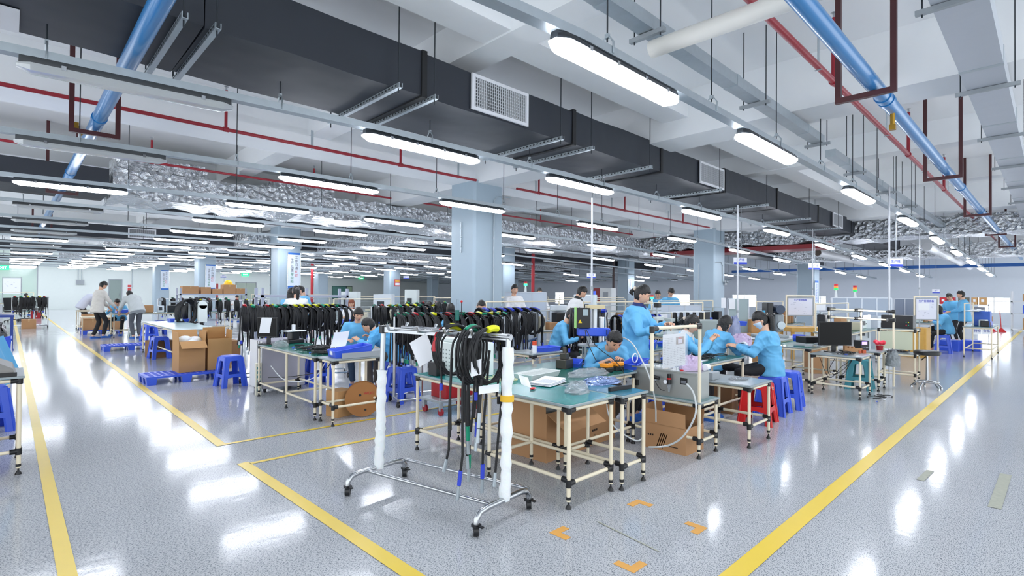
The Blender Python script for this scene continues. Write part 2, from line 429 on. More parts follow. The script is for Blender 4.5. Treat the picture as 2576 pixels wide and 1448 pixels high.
# ------------------------------------------------------------------ lamps on rails
def make_lamp(on):
    t = thing('batten_lamp','','lamp')
    L_ = 1.45
    hs = MB()
    prof = [(-.055,.055),(-.078,.02),(-.078,.0),(.078,.0),(.078,.02),(.055,.055)]
    def ring(x, k, dz=0): return [(x, y*k, z+dz) for y,z in prof]
    hs.loft([ring(0,.42), ring(.075,1), ring(L_-.075,1), ring(L_,.42)])
    hs.build('housing', DARKM if on else mat('lamp_housing_grey','#4a4d50',.5), t)
    ln = MB(); pr2 = [(.082,.004),(.082,-.014),(.056,-.042),(.0,-.052),(-.056,-.042),(-.082,-.014),(-.082,.004)]
    def r2(x, k): return [(x, y*k, z*k) for y,z in pr2]
    ln.loft([r2(-.014,.42), r2(.07,1), r2(L_-.07,1), r2(L_+.014,.42)])
    ln.build('diffuser', LIGHTON if on else LENSOFF, t, ang=25)
    for x in (.25,.55,.9,1.2):
        if on or x in (.25,1.2): MB().box(x,-.086,-.008,x+.03,-.080,.022).build('clip', STEEL, t, smooth=False)
    return t
ROWS = [2.1,4.7,7.25,10.1,12.95,15.75,18.6,21.5,24.4,27.2,29.7,33.1,36.0,38.9,42.1,45.0,48.3]  # the last row is added to brighten the back wall
XT = [0.03,2.38,5.05,8.75,12.65,16.5,20.4,24.4,28.3,32.2]
def yof(x): return .24*max(0,1-x/2.6)   # the rails swing out a little at their near ends
def zlamp(x, k):   # the far ends of the rails hang lower
    return 3.0 if x < 14 else 3.0-.026*(x-14)
lon, loff = make_lamp(True), make_lamp(False)
uon = uoff = False
random.seed(3)
UNLIT = {(1,0),(2,0),(4,0),(5,0),(6,0),(8,0),(9,0),(11,0)}
for r, y in enumerate(ROWS):
    n = 0
    for c, x in enumerate(XT):
        if r == 0 and c == 0: continue
        if any(x < cx+.9 and x+1.5 > cx-.1 and cy-.1 < y < cy+.9 for cx in CX for cy in CY): continue
        if r > 11 and c > 6: continue
        xx = x + (0.12*r if c and r < 8 else 0.1*(r%3)*(c>0))
        off = (r, c) in UNLIT or (r >= 5 and c >= 5 and .95 < xx/y < 2.1 and random.random() < .8)
        z = zlamp(xx, r)
        n += 1
        lab = ('unlit' if off else 'glowing')+' strip lamp, '+ORD[n-1]+' along the '+ORD[r]+' lamp rail away from the right aisle'
        proto = loff if off else lon
        first = (off and not uoff) or (not off and not uon)
        if first:
            o = proto
            if off: uoff = True
            else: uon = True
            o.location = (xx,y+yof(xx),z); o['label'] = lab; o['group'] = 'strip lamps under the ceiling'
        else: o = dup(proto,(xx,y+yof(xx),z),0,lab,'strip lamps under the ceiling')
        if x > 14: o.rotation_euler[1] = math.atan(.026)
        if c == 0: o.scale[0] = .9; o.rotation_euler[2] = -.09
DUCTBOX = [(-4,26,4.28,5.36,3.32),(-4,22,11.9,13.45,3.17),(2.2,24,13.5,14.35,3.19),(-4,12,21.8,23,3.19),(2.6,30,25.3,26.9,3.15),(2,30,38.5,40.1,3.1),(9.4,10.7,13.4,24,3.15),(18.9,20.5,-3,11.95,3.18),(26,27.4,-3,9,2.95),(6.1,7.3,20.1,25.4,3.18),(10,34,20.1,21.1,3.24),(-4,20,31.3,32.4,3.19)]
def topz(x, y):
    return min([SLAB]+[b[4] for b in DUCTBOX if b[0]-.05 < x < b[1]+.05 and b[2]-.02 < y < b[3]+.02])
def rail(r, y):
    x0 = -1.2; x1 = 36.5
    t = thing('lamp_rail','galvanised lamp rail on rods, the '+ORD[r]+' one away from the right aisle','rail',(0,y,0),0,'galvanised lamp rails')
    mb = MB()
    a, b = .056, .115
    xs = [x0, 2.6, 14, x1] if x1 > 14 else [x0, x1]
    def rg(x): z = zlamp(x, r); q = yof(x); return [(x,q-.045,z+a),(x,q+.045,z+a),(x,q+.045,z+b),(x,q-.045,z+b)]
    mb.loft([rg(x) for x in xs]); mb.build('channel', GALV, t, smooth=False)
    x = -.2 + .37*(r%3)
    while x < min(x1,36):
        z = zlamp(x, r)+b
        q = yof(x); rd = MB().tube([(x,q,z+.04),(x,q,topz(x,y))],.0055 if r < 4 else .007, 5 if r>3 else 8).build('hanger_rod', DARKM, t)
        if r < 5: 
            hk = MB(); hk.tube([(x,q-.05,z-.05),(x,q-.05,z+.03),(x,q-.015,z+.075),(x,q+.015,z+.075),(x,q+.05,z+.03),(x,q+.05,z-.05)],.007,6); hk.cbox((x,q,z+.08),(.02,.03,.03))
            hk.build('clamp', GALV, t)
        x += 1.55 if r < 6 else 3.1
for r, y in enumerate(ROWS): rail(r, y)
# ------------------------------------------------------------------ ducts, pipes, trays
def xat(px, py, Y):
    d = R3 @ V(((px-1288)/FPX, -(py-724)/FPX, -1.0)); t = Y/d.y
    return d.x*t, H+d.z*t
def rough_box(name, x0, x1, y0, y1, z0, z1, m, parent, axis='x', step=.45, amp=.02, seed=1):
    rnd = random.Random(seed); mb = MB(); rings = []
    a, b = (x0, x1) if axis == 'x' else (y0, y1); n = max(2, int((b-a)/step)); 
    for i in range(n+1):
        t = a+(b-a)*i/n; r = lambda: rnd.uniform(-amp, amp)
        sg = rnd.uniform(0, amp)
        if axis == 'x': cs = [(y0,z0),((y0+y1)/2,z0-sg*1.5),(y1,z0),(y1,z1),((y0+y1)/2,z1+sg),(y0,z1)]; rings.append([(t,y+r(),z+r()) for y,z in cs])
        else: cs = [(x0,z0),(x0,z1),((x0+x1)/2,z1+sg),(x1,z1),(x1,z0),((x0+x1)/2,z0-sg*1.5)]; rings.append([(x+r(),t,z+r()) for x,z in cs])
    mb.loft(rings); return mb.build(name, m, parent, ang=50)
def grille(parent, x0, x1, z0, z1, Y):
    fr = MB().use(mat('grille_frame','#dfe1e6',.5))
    b = .035
    fr.box(x0,Y-.025,z0,x1,Y,z0+b); fr.box(x0,Y-.025,z1-b,x1,Y,z1); fr.box(x0,Y-.025,z0+b,x0+b,Y,z1-b); fr.box(x1-b,Y-.025,z0+b,x1,Y,z1-b)
    g = fr.build('air_grille', None, parent, smooth=False)
    fn = MB().use(mat('grille_fin','#c9ccd0',.5)); n = 26 if x1-x0 > .5 else 14
    for i in range(n):
        x = x0+b+(x1-x0-2*b)*(i+.5)/n; fn.box(x-.0035,Y-.02,z0+b,x+.0035,Y-.004,z1-b)
    for i in range(9):
        z = z0+b+(z1-z0-2*b)*(i+.5)/9; fn.box(x0+b,Y-.012,z-.003,x1-b,Y-.003,z+.003)
    fn.build('fins', None, g, smooth=False)
    return g
D1 = thing('black_duct','long black insulated air duct with white grilles over the aisle','duct',(0,0,0),0,None)
DY0, DY1, DZ0, DZ1 = 4.28, 5.36, 3.37, 3.80
segs = [(-4,1.0),(1.0,2.9),(2.9,5.2),(5.2,7.35),(7.35,9.6),(9.6,12.2),(12.2,15.2),(15.2,18.5),(18.5,22),(22,26)]
for i,(a,b) in enumerate(segs):
    g = .0 if b < 12 else .03
    rough_box('duct_section', a+.004, b-.004, DY0+g*(i-6 if g else 0), DY1, DZ0, DZ1-(.0 if i%2 else .015), DUCTB, D1, 'x', .5, .009, i+1)
    if i: MB().box(b-.03,DY0-.015+g*(i-6 if g else 0),DZ0-.015,b+.03,DY1+.01,DZ1+.015).build('joint_band', mat('duct_band','#17191c',.6), D1, smooth=False)
for (p0,p1,pt,pb) in ((1183,1325,185,318),(1757,1818,393,470),(2093,2117,532,572),(2208,2224,583,613),(2290,2303,610,640),(2340,2352,625,650)):
    x0,_ = xat(p0,pt,DY0); x1,_ = xat(p1,pt,DY0)
    grille(D1, x0, x1, DZ0+.02, DZ1-.03, DY0-.012)
g_ = MB().box(-.7,4.92,3.352,.03,5.34,3.366,mat('grille_frame','#dfe1e6',.5)).box(-.12,5.0,3.349,-.09,5.28,3.352,REDPIPE).build('underside_plate', None, D1, smooth=False)
def strut(x, y0, y1, z, top, label, group, holes=True, axis='y', rr=.006):
    t = thing('strut_hanger', label, 'hanger', (x,0,0) if axis=='y' else (0,x,0), 0, group)
    mb = MB().use(GALV)
    P = (lambda a,b,c:(a,b,c)) if axis=='y' else (lambda a,b,c:(b,a,c))
    def bx(a0,b0,c0,a1,b1,c1,m=None):
        p, q = P(a0,b0,c0), P(a1,b1,c1); mb.box(min(p[0],q[0]),min(p[1],q[1]),c0,max(p[0],q[0]),max(p[1],q[1]),c1,m)
    bx(-.02,y0,z-.04,-.014,y1,z); bx(.014,y0,z-.04,.02,y1,z); bx(-.02,y0,z-.044,.02,y1,z-.04)
    if holes:
        n = int((y1-y0)/.06)
        for i in range(n):
            y = y0+.04+i*.06; bx(-.0215,y,z-.026,-.0195,y+.026,z-.012,mat('strut_hole','#22262a',.8))
    mb.build('channel', None, t, smooth=False)
    for y in (y0+.04,y1-.04): B(DARKM).tube([P(0,y,z-.09),P(0,y,top)],rr,8).build('rod', GALV, t)
    return t
hl = [(541,80),(440,82),(1017,213),(1082,254),(1432,345),(1490,375),(1665,417),(1838,475),(1944,515),(2045,550),(2100,575),(2185,600)]
for i,(px,py) in enumerate(hl):
    q = at(px,py,3.33)
    strut(q.x, 4.14, 5.62, 3.365, SLAB, 'perforated steel strut under the black duct, '+ORD[i]+' along it', 'struts under the black duct')
# silver foil ducts
def foilduct(label, *a, axis='x', seed=1, hang=None):
    t = thing('foil_duct', label, 'duct')
    rough_box('foil_wrap', *a, FOIL, t, axis, .28, .05, seed)
    return t
foilduct('crinkled silver foil duct running behind the third lamp rail', 1.35, 22, 11.95, 13.4, 3.2, 3.72, seed=5)
foilduct('raised silver foil box on top of the long foil duct', 1.4, 2.9, 12.0, 13.0, 3.70, 3.95, seed=51)
foilduct('second raised silver foil box on the long foil duct, near the round column', 4.2, 5.6, 12.0, 13.0, 3.70, 3.9, seed=52)
foilduct('silver foil cross duct spanning the right aisle', 19.0, 20.4, -3, 11.9, 3.22, 3.74, axis='y', seed=9)
foilduct('far silver foil cross duct before the window wall', 26.0, 27.4, -3, 9, 3.0, 3.5, axis='y', seed=12)
foilduct('silver foil branch duct dropping across the far lamp rails', 9.5, 10.6, 13.4, 24, 3.18, 3.6, axis='y', seed=13)
foilduct('silver foil duct over the far left benches', 2.6, 30, 25.4, 26.8, 3.2, 3.7, seed=15)
foilduct('silver foil duct farthest back above the grey door', 2.0, 30, 38.6, 40, 3.15, 3.6, seed=17)
foilduct('silver foil branch duct behind the poster column', 6.2, 7.2, 20.2, 25.3, 3.2, 3.6, axis='y', seed=18)
def blackduct(label, x0,x1,y0,y1,z0,z1, seed, gr=()):
    t = thing('black_duct', label, 'duct'); rough_box('duct_section',x0,x1,y0,y1,z0,z1,DUCTB,t,'x',.8,.01,seed)
    for a in gr: grille(t, a, a+.8, z0+.04, z1-.04, y0-.012)
blackduct('black duct joining the left end of the foil duct', -4,1.3,12.0,13.2,3.22,3.66,21)
blackduct('black duct under the far side of the foil duct', 2.2,24,13.55,14.3,3.2,3.5,22)
blackduct('black duct with a grille above the far left benches', -4,12,21.9,22.9,3.2,3.62,23,(2.9,8.0))
blackduct('black duct over the far centre workstations', 10,34,20.15,21.05,3.25,3.65,24)
blackduct('black duct above the far left wall benches', -4,20,31.4,32.3,3.2,3.6,25,(4,))
blackduct('black duct farthest back along the left wall side', -4,22,43.4,44.2,3.15,3.5,26)
blackduct('black duct above the stack lights on the right', 20.5,34,9.25,10.1,3.2,3.6,27)
blackduct('black duct over the far centre windows', 16,35,29,29.9,3.2,3.55,28)
# pipes
def pipe(name, label, pts, r, m, cat='pipe', n=16, extra=None, group=None):
    t = thing(name, label, cat, (0,0,0), 0, group); MB().tube(pts, r, n).build('tube', m, t)
    return t
bp = pipe('blue_pipe','thick blue air pipe running overhead along the right aisle',[(-3,1.07,3.25),(34,1.07,3.25)],.062,BLUEPIPE)
for x in (2.0,5.62,5.75,11.2,14.5): MB().tube([(x,1.07,3.25),(x+.09,1.07,3.25)],.07,16).build('coupling', BLUEPIPE, bp)
v = MB().use(mat('brass','#b08a3a',.3,.9)); v.tube([(6.05,1.07,3.2),(6.05,1.07,3.07)],.02,10); v.cbox((6.05,1.07,3.06),(.05,.05,.05)); v.build('brass_valve', None, bp)
bp2 = pipe('blue_pipe','thick blue air pipe crossing above the left aisle',[(.66,1.13,3.25),(.66,45,3.25)],.062,BLUEPIPE)
for y in (6.9,8.6,10.4): MB().tube([(.66,y,3.25),(.66,y+.09,3.25)],.07,16).build('coupling', BLUEPIPE, bp2)
v = MB().use(mat('brass','#b08a3a',.3,.9)); v.tube([(.60,8.0,3.28),(.55,8.0,3.36)],.02,10); v.cbox((.54,8.0,3.38),(.06,.06,.08)); v.build('brass_valve', None, bp2)
def uframe(c, axis, zb, label):
    t = thing('steel_hanger_frame', label, 'hanger', (c[0],c[1],0))
    mb = MB().use(BROWNM); w_, b = .20, .022
    for s in (-1,1):
        if axis=='x': mb.box(-b,s*w_-b,zb,b,s*w_+b,SLAB)
        else: mb.box(s*w_-b,-b,zb,s*w_+b,b,SLAB)
    mb.build('upright', None, t, smooth=False)
    m2 = MB().use(BROWNM)
    if axis=='x': m2.box(-b,-w_-b,zb-.045,b,w_+b,zb)
    else: m2.box(-w_-b,-b,zb-.045,w_+b,b,zb)
    m2.build('cross_bar', None, t, smooth=False)
    return t
for i,x in enumerate((5.25,9.7,14.6,19.5,24.4,29.3)): uframe((x,1.12),'x',3.186,'dark red U-shaped hanger holding the right blue pipe, '+ORD[i]+' along it')
for i,y in enumerate((7.3,12.2,20,28)): uframe((.66,y),'y',3.186,'dark red U-shaped hanger holding the left blue pipe, '+ORD[i]+' along it')
def sprinkler(label, y, z, x0, x1, drops, up=SLAB-.08, r=.026, axis='x', Xc=0):
    t = thing('sprinkler_pipe', label, 'pipe')
    P = (lambda a,b,c:(a,b,c))
    MB().tube([(x0,y,z),(x1,y,z)],r,12).build('tube', REDPIPE, t)
    for x in drops:
        d = MB(); d.tube([(x,y,z),(x,y,up-.05)],r*.8,10,REDPIPE); d.tube([(x-.035,y,z),(x+.035,y,z)],r*1.35,12,REDPIPE)
        rz = d.build('riser', None, t)
        h = MB().use(STEEL); h.tube([(x,y,up-.05),(x,y,up)],.012,8); h.tube([(x,y,up),(x,y,up+.006)],.03,10); h.build('sprinkler_head', None, rz)
    s = MB().use(GALV); x = x0+.6
    while x < x1: s.box(x-.008,y-.03,z-.035,x+.008,y+.03,z-.028); s.box(x-.02,y-.004,z+r,x+.02,y+.004,min(SLAB,3.98)); x += 2.9
    s.build('pipe_strap', None, t, smooth=False)
sprinkler('red sprinkler pipe in front of the main white column', 8.08, 3.72, -3, 6.75, (2.17,5.0))
sprinkler('red sprinkler pipe right of the main white column', 8.08, 3.72, 7.9, 17, (8.6,12.0,15.2))
sprinkler('red sprinkler pipe above the silver foil duct', 11.75, 3.85, -3, 22, (1.9,5.0,8.9,12.6,16.4), r=.024)
sprinkler('red sprinkler pipe beside the blue pipe over the right aisle', 1.55, 3.62, 2.0, 30, (6.0,9.9,13.6), r=.03)
# white pipes
wp = pipe('white_duct_pipe','fat cream white round duct crossing above the brightest lamp',[(3.72,2.26,3.43),(3.9,-3.5,3.43)],.068,mat('cream_duct','#d9d8d2',.45),n=24)
wp2 = pipe('white_duct_pipe','white round duct with an open dark end at the far right',[(21.6,6.1,3.05),(34.5,6.5,3.05)],.14,mat('white_duct','#d9dbde',.4),n=20)
MB().tube([(21.59,6.1,3.05),(21.598,6.1,3.05)],.12,20).build('open_mouth', mat('duct_inside','#5a5048',.9), wp2)
pipe('white_duct_pipe','white round duct dropping below the far foil cross duct',[(20.5,2.75,3.0),(34,2.9,2.9)],.13,mat('white_duct','#d9dbde',.4),n=20)
# cable trunking
def trunk(label, y, z, w_, h, x0, x1, m=GALV, sup=2.2, group=None):
    t = thing('cable_trunking', label, 'trunking'); mb = MB(); mb.box(x0,y-w_/2,z,x1,y+w_/2,z+h); mb.build('channel', m, t, smooth=False)
    j = MB().use(GALV); x = x0+.7
    while x < x1:
        j.box(x,y-w_/2-.004,z-.004,x+.06,y+w_/2+.004,z+h+.004); x += 2.2
    j.build('cover_joint', None, t, smooth=False)
    x = x0+sup*.6; i = 0
    while x < min(x1,16):
        s = MB().use(DARKM)
        for q in (-1,1): s.tube([(x,y+q*(w_/2+.05),z-.06),(x,y+q*(w_/2+.05),SLAB)],.0055,6)
        s.box(x-.02,y-w_/2-.09,z-.04,x+.02,y+w_/2+.09,z-.005,GREYM)
        s.build('bracket', None, t, smooth=False); x += sup; i += 1
trunk('grey cable trunking running above the brightest lamp rail', 2.30, 3.58, .14, .11, -2, 8.2)
trunk('lower grey cable trunking continuing past the ceiling beam', 2.2, 3.42, .13, .10, 8.35, 32)
trunk('wide grey flat duct at the top right edge', .46, 3.52, .30, .16, -1, 30, mat('pale_duct','#b9bfc8',.4,.3,bump=.3,bscale=4))
trunk('slim grey conduit run high above the third lamp rail', 6.3, 3.98, .05, .05, -2, 30, sup=3)
BT = thing('blue_beam','long blue painted cross pipe high at the far right','pipe')
MB().box(30.2,-1,2.74,30.35,13,2.88).build('tube', mat('deep_blue','#17549a',.4), BT, smooth=False)
for i,y in enumerate((9.1,10.3)): pass
RS = thing('red_cross_duct','dark red duct edge showing under the silver cross duct','duct')
MB().box(19.1,5.2,3.02,20.2,11.6,3.17).build('panel', mat('dark_red_board','#8a1f28',.5), RS, smooth=False)
def vpipe(x,y,z0,z1,r,m,label,name='riser_pipe',cat='pipe'):
    t = thing(name,label,cat,(x,y,0)); MB().tube([(0,0,z0),(0,0,z1)],r,12).build('tube', m, t)
    mb = MB(); 
    for z in (1.0,2.4): mb.tube([(0,0,z),(0,0,z+.05)],r*1.25,12)
    mb.build('collar', m, t); return t
RP2 = mat('bright_red_pipe','#b5202e',.4)
c1 = at(1312,727,H+.001)
vpipe(19.4,18.6,0,3.5,.09,RP2,'bright red standpipe right of the main column')
vpipe(14.2,33.5,0,3.5,.09,RP2,'red standpipe left of the distant column with a red notice')
vpipe(xN(1543,16.2),16.2,0,3.4,.06,mat('dark_pipe','#3b2c30',.5),'dark drain pipe beside the far centre column')
# conduits on columns
def conduit(pts, label, m=GALV, r=.011):
    t = thing('wall_conduit',label,'conduit'); mb = MB().tube(pts,r,8); mb.build('tube', m, t)
    c = MB()
    for i in range(3):
        p = V(pts[-1]).lerp(V(pts[-2]),.2+.3*i); c.cbox(p,(.035,.02,.02))
    c.build('clip', m, t, smooth=False)
conduit([(7.55,7.9,3.45),(7.45,8.2,3.5),(7.42,8.275,3.42),(7.42,8.275,3.2),(7.42,8.275,.3)],'bent grey conduit down the right face of the main column')
conduit([(6.88,8.72,2.95),(6.88,8.72,2.3)],'short grey conduit stub on the left face of the main column')
conduit([(6.885,19.9,3.2),(6.885,19.9,1.3)],'dark conduit on the poster column', DARKM)
conduit([(17.89,8.9,2.55),(17.89,8.9,.5)],'grey conduit down the left face of the right column')
conduit([(17.9,8.28,2.6),(18.35,8.28,2.62),(18.5,8.28,2.5),(18.5,8.28,1.9)],'bent conduit on the right face of the right column')
ex = thing('extinguisher_light','small grey twin-headed emergency light on the right column','light',(18.66,8.26,1.85))
MB().cbox((0,0,0),(.16,.05,.08),GREYM).build('case',None,ex,smooth=False)
for s in (-1,1): B(GREYM).sph((s*.1,-.02,.08),.045).build('lamp_head',None,ex)
# wall cabinets and posters
def poster(px0,px1,X,Y,z0,z1,label,cols,face='y'):
    t = thing('wall_poster',label,'poster',(X,Y,0)); w_ = px1
    MB().box(0,-.015,z0,w_,0,z1,mat('poster_paper','#dbe6f2',.5)).build('sheet',None,t,smooth=False)
    MB().box(0,-.02,z1-.07,w_,-.015,z1,mat('poster_blue','#2f6fc4',.5)).box(0,-.02,z0,w_,-.015,z0+.11).build('blue_band',None,t,smooth=False)
    f = MB().use(STEEL); f.box(-.02,-.025,z0,-.001,0,z1).box(w_+.001,-.025,z0,w_+.02,0,z1); f.build('side_frame',None,t,smooth=False)
    n = 9; 
    for k,(s,x,c1_,c2_) in enumerate((('工作沟通红灯',.68,INK,RINK),('生产品质零缺陷',.34,INK,mat('green_ink','#2a8a62',.7)))):
        for i,ch in enumerate(s):
            txt(ch,.12,c1_ if i<4 else c2_,t,(w_*x,-.018,z1-.18-.13*i-(.09*k)),(pi/2,0,0))
    return t
poster(0,.44,7.24,19.19,1.55,2.86,'tall blue and white slogan poster on the column behind the cable rack',0)
poster(0,.44,7.24,30.09,1.5,2.8,'slogan poster on the second column back, with a yellow emblem',0)
poster(0,.44,7.24,40.99,1.5,2.8,'slogan poster on the farthest left column',0)
t = thing('wall_poster','red and white notice on the distant column beside the white machine','notice',(18.25,30.09,0))
MB().box(0,-.02,1.85,.42,0,2.3,REDN).build('sheet',None,t,smooth=False); MB().box(.05,-.03,1.92,.37,-.021,2.08,PAPER).box(.05,-.03,2.15,.37,-.021,2.24,mat('notice_yellow','#e6b44a',.6)).build('text_band',None,t,smooth=False)
t = thing('wall_poster','slim framed blue poster on the far centre column','poster',(29.0,19.19,0))
MB().box(-.1,-.02,1.5,.35,0,2.45,mat('poster_paper','#dbe6f2',.5)).build('sheet',None,t,smooth=False)
for i in range(6): txt('质量第一客户'[i],.11,BINK,t,(.12,-.03,2.3-.13*i),(pi/2,0,0))
t = thing('wall_poster','blue striped poster on the column above the whiteboard','poster',(28.95,8.29,0))
MB().box(-.05,-.02,.95,.45,0,2.2,mat('poster_paper','#dbe6f2',.5)).box(-.05,-.03,2.1,.45,-.02,2.2,mat('poster_blue','#2f6fc4',.5)).box(-.05,-.03,.95,.45,-.02,1.05).build('sheet',None,t,smooth=False)
for i in range(7): txt('安全生产人人有'[i],.12,BINK,t,(.3,-.035,2.0-.135*i),(pi/2,0,0)); txt('提高品质降成本'[i],.12,BINK,t,(.1,-.035,2.0-.135*i),(pi/2,0,0))
t = thing('electric_cabinet','white electrical cabinet on the wall behind the poster column','cabinet',(13.2,YN,0))
MB().box(0,-.25,.0,1.5,-.01,2.0,mat('cabinet_white','#dfe3e2',.5)).box(-.1,-.2,.0,0,-.01,2.1,RP2).build('body',None,t,smooth=False)
MB().box(.2,-.27,1.5,.5,-.25,1.8,GREYM).box(.8,-.27,1.5,1.2,-.25,1.8,GREYM).build('meter',None,t,smooth=False)
t = thing('electric_cabinet','pale electrical cabinet with a dark red side before the far wall','cabinet',(xN(1538,15.3),15.3,0))
MB().box(0,0,.0,.4,.7,1.75,mat('cabinet_white','#dfe3e2',.5)).box(0,.7,.0,.4,1.1,1.75,mat('dark_red_board','#8a1f28',.5)).build('body',None,t,smooth=False)
MB().box(-.02,.2,1.3,0,.5,1.55,GREYM).build('meter',None,t,smooth=False)
t = thing('roller_screen','grey green shutter panel behind the standing woman','panel',(33.5,20.2,0))
MB().box(0,0,.0,.1,4.2,1.35,mat('shutter_green','#8c9c96',.6)).build('sheet',None,t,smooth=False)
for (px,ytop,lab) in ((196,686,'pair of grey conduits dropping to a wall isolator'),(332,690,'thin grey conduit on the back wall beside the red notice')):
    x = xN(px); t = thing('wall_conduit',lab,'conduit',(x,YN-.03,0))
    m_ = MB().tube([(0,0,1.6 if px>200 else 2.2),(0,0,3.7)],.02,6,GALV)
    if px < 200: m_.tube([(.2,0,2.2),(.2,0,3.7)],.02,6); m_.box(-.12,-.1,1.85,.35,.0,2.2,GREYM)
    m_.build('tube',None,t)
for j,(px,lab,tx,dep) in enumerate(((1862,'white and blue hanging sign on the pole right of the right column','生产线',11.5),(2048,'white and blue hanging sign over the whiteboard','生产线',16),(2252,'white and blue hanging sign on the tall grey pole','生产线',11),(1487,'small white and blue hanging sign before the dark far ceiling','生产线',13),(562,'tiny blue and white sign on a pole by the left wall','生产',30),(1022,'tiny white and blue hanging sign near the main column','生产线',20),(2354,'white hanging sign on the far right wall side','生产',22))):
    yy = (656,670,660,693,694,697,732)[j]; sc = (34,30,40,22,14,14,20)[j]/1314.6*dep
    q = atd(px,yy,dep); t = thing('hanging_sign',lab,'sign',q,YAW+.08)
    sw = sc; sh = sc*.5
    MB().box(-sw/2,-.01,-sh/2,sw/2,.01,sh/2,mat('sign_plate','#e8ebf2',.5)).build('plate',None,t,smooth=False)
    MB().box(-sw/2,-.014,-sh/2,sw/2,-.010,-sh/2+sh*.28,mat('sign_blue','#2d46c8',.5)).build('blue_band',None,t,smooth=False)
    txt(tx,sh*.42,BINK,t,(0,-.014,sh*.14),(pi/2,0,0))
    MB().tube([(sw*.1,.02,-sh/2-(0 if j in (4,) else 0)),(sw*.1,.02,SLAB-q.z if j not in (4,) else -q.z)],.008,6,GREYM).build('rod',None,t)
# slim service poles
for (px,p0,p1,dep,label) in ((1488,655,790,7.5,'slim grey service pole behind the bench press'),(1855,640,835,9.5,'slim grey service pole right of the right column'),(2237,600,885,9.0,'tall grey service pole by the parts rack'),(2313,650,760,14,'far grey service pole over the second whiteboard'),(2044,655,760,14.8,'white service pole above the first whiteboard')):
    a, b = atd(px,p0,dep), atd(px,p1,dep); t = thing('service_pole',label,'pole',(b.x,b.y,0))
    B(mat('pole_grey','#c3c6cc',.35,.4)).tube([(0,0,.0),(0,0,min(3.6,a.z+.9))],.014,10).build('tube',None,t)
    MB().tube([(0,0,b.z+.35),(0,0,b.z+.40)],.02,10,GREYM).build('collar',None,t)
# ------------------------------------------------------------------ furniture builders
def leg_foot(t, x, y, z0, z1, foot='leveler', r=.0145, m=CREAM):
    lg = MB().tube([(x,y,.05),(x,y,z1)],r,12).build('leg', m, t)
    f = MB().use(BLACK)
    if foot == 'castor':
        f.tube([(x-.01,y,.03),(x+.01,y,.03)],.03,14).box(x-.02,y-.012,.03,x+.02,y+.012,.07)
        f.build('castor', None, lg)
    else:
        f.tube([(x,y,0),(x,y,.012),(x,y,.03)],[.021,.019,.007],12); f.tube([(x,y,.03),(x,y,.075)],[.006,.006],8); f.tube([(x,y,.062),(x,y,.082)],r*1.15,12)
        f.build('foot', None, lg)
    return lg
def joint(t, x, y, z, ax='x', s=1, r=.0205):
    mb = MB().use(BLACK); mb.tube([(x,y,z-.026),(x,y,z+.026)],r,10)
    d = (s*.052,0,0) if ax=='x' else (0,s*.052,0)
    mb.tube([(x,y,z),(x+d[0],y+d[1],z)],r,10); mb.build('joint', None, t)
def bench(label, x0,x1,y0,y1,h, mat_=TEAL, low=.17, foot='leveler', detail=1, legs=None, group=None, name='lean_pipe_bench', mats=True, lows=(1,1,1,1), mid=None):
    t = thing(name, label, 'workbench', (x0,y0,0), 0, group); X, Y = x1-x0, y1-y0; i = .028
    tp = MB().use(ALU); tp.bbox(0,0,h-.018,X,Y,h,.004); tp.build('tabletop', None, t, smooth=False)
    if mat_: MB().box(.012,.012,h,X-.012,Y-.012,h+.002).build('desk_mat', mat_, t, smooth=False)
    pts = legs or [(i,i),(X-i,i),(X-i,Y-i),(i,Y-i)]
    for (x,y) in pts: leg_foot(t, x, y, 0, h-.02, foot)
    zt = h-.036
    rl = [((i,i),(X-i,i)),((X-i,i),(X-i,Y-i)),((X-i,Y-i),(i,Y-i)),((i,Y-i),(i,i))]
    for k,(a,b) in enumerate(rl):
        MB().tube([(a[0],a[1],zt),(b[0],b[1],zt)],.0138,10).build('top_rail', CREAM, t)
        if low and lows[k]: MB().tube([(a[0],a[1],low+.02*(k%2)),(b[0],b[1],low+.02*(k%2))],.0135,10).build('lower_rail', CREAM, t)
    if detail:
        for (x,y,sx,sy) in ((i,i,1,1),(X-i,i,-1,1),(X-i,Y-i,-1,-1),(i,Y-i,1,-1)):
            joint(t,x,y,zt,'x',sx)
            mb = MB().use(BLACK); mb.tube([(x,y,zt),(x,y+sy*.052,zt)],.0205,10); mb.build('joint',None,t)
            if low: joint(t,x,y,low,'x',sx); MB().use(BLACK).tube([(x,y,low+.02),(x,y+sy*.052,low+.02)],.0205,10).build('joint',None,t)
        if mid:
            for q in mid: MB().tube([(i,q,low+.02),(X-i,q,low+.02)],.0135,10).build('cross_rail', CREAM, t); MB().use(BLACK).tube([(i,q-.03,low+.02),(i,q+.03,low+.02)],.019,10).build('joint',None,t)
    return t
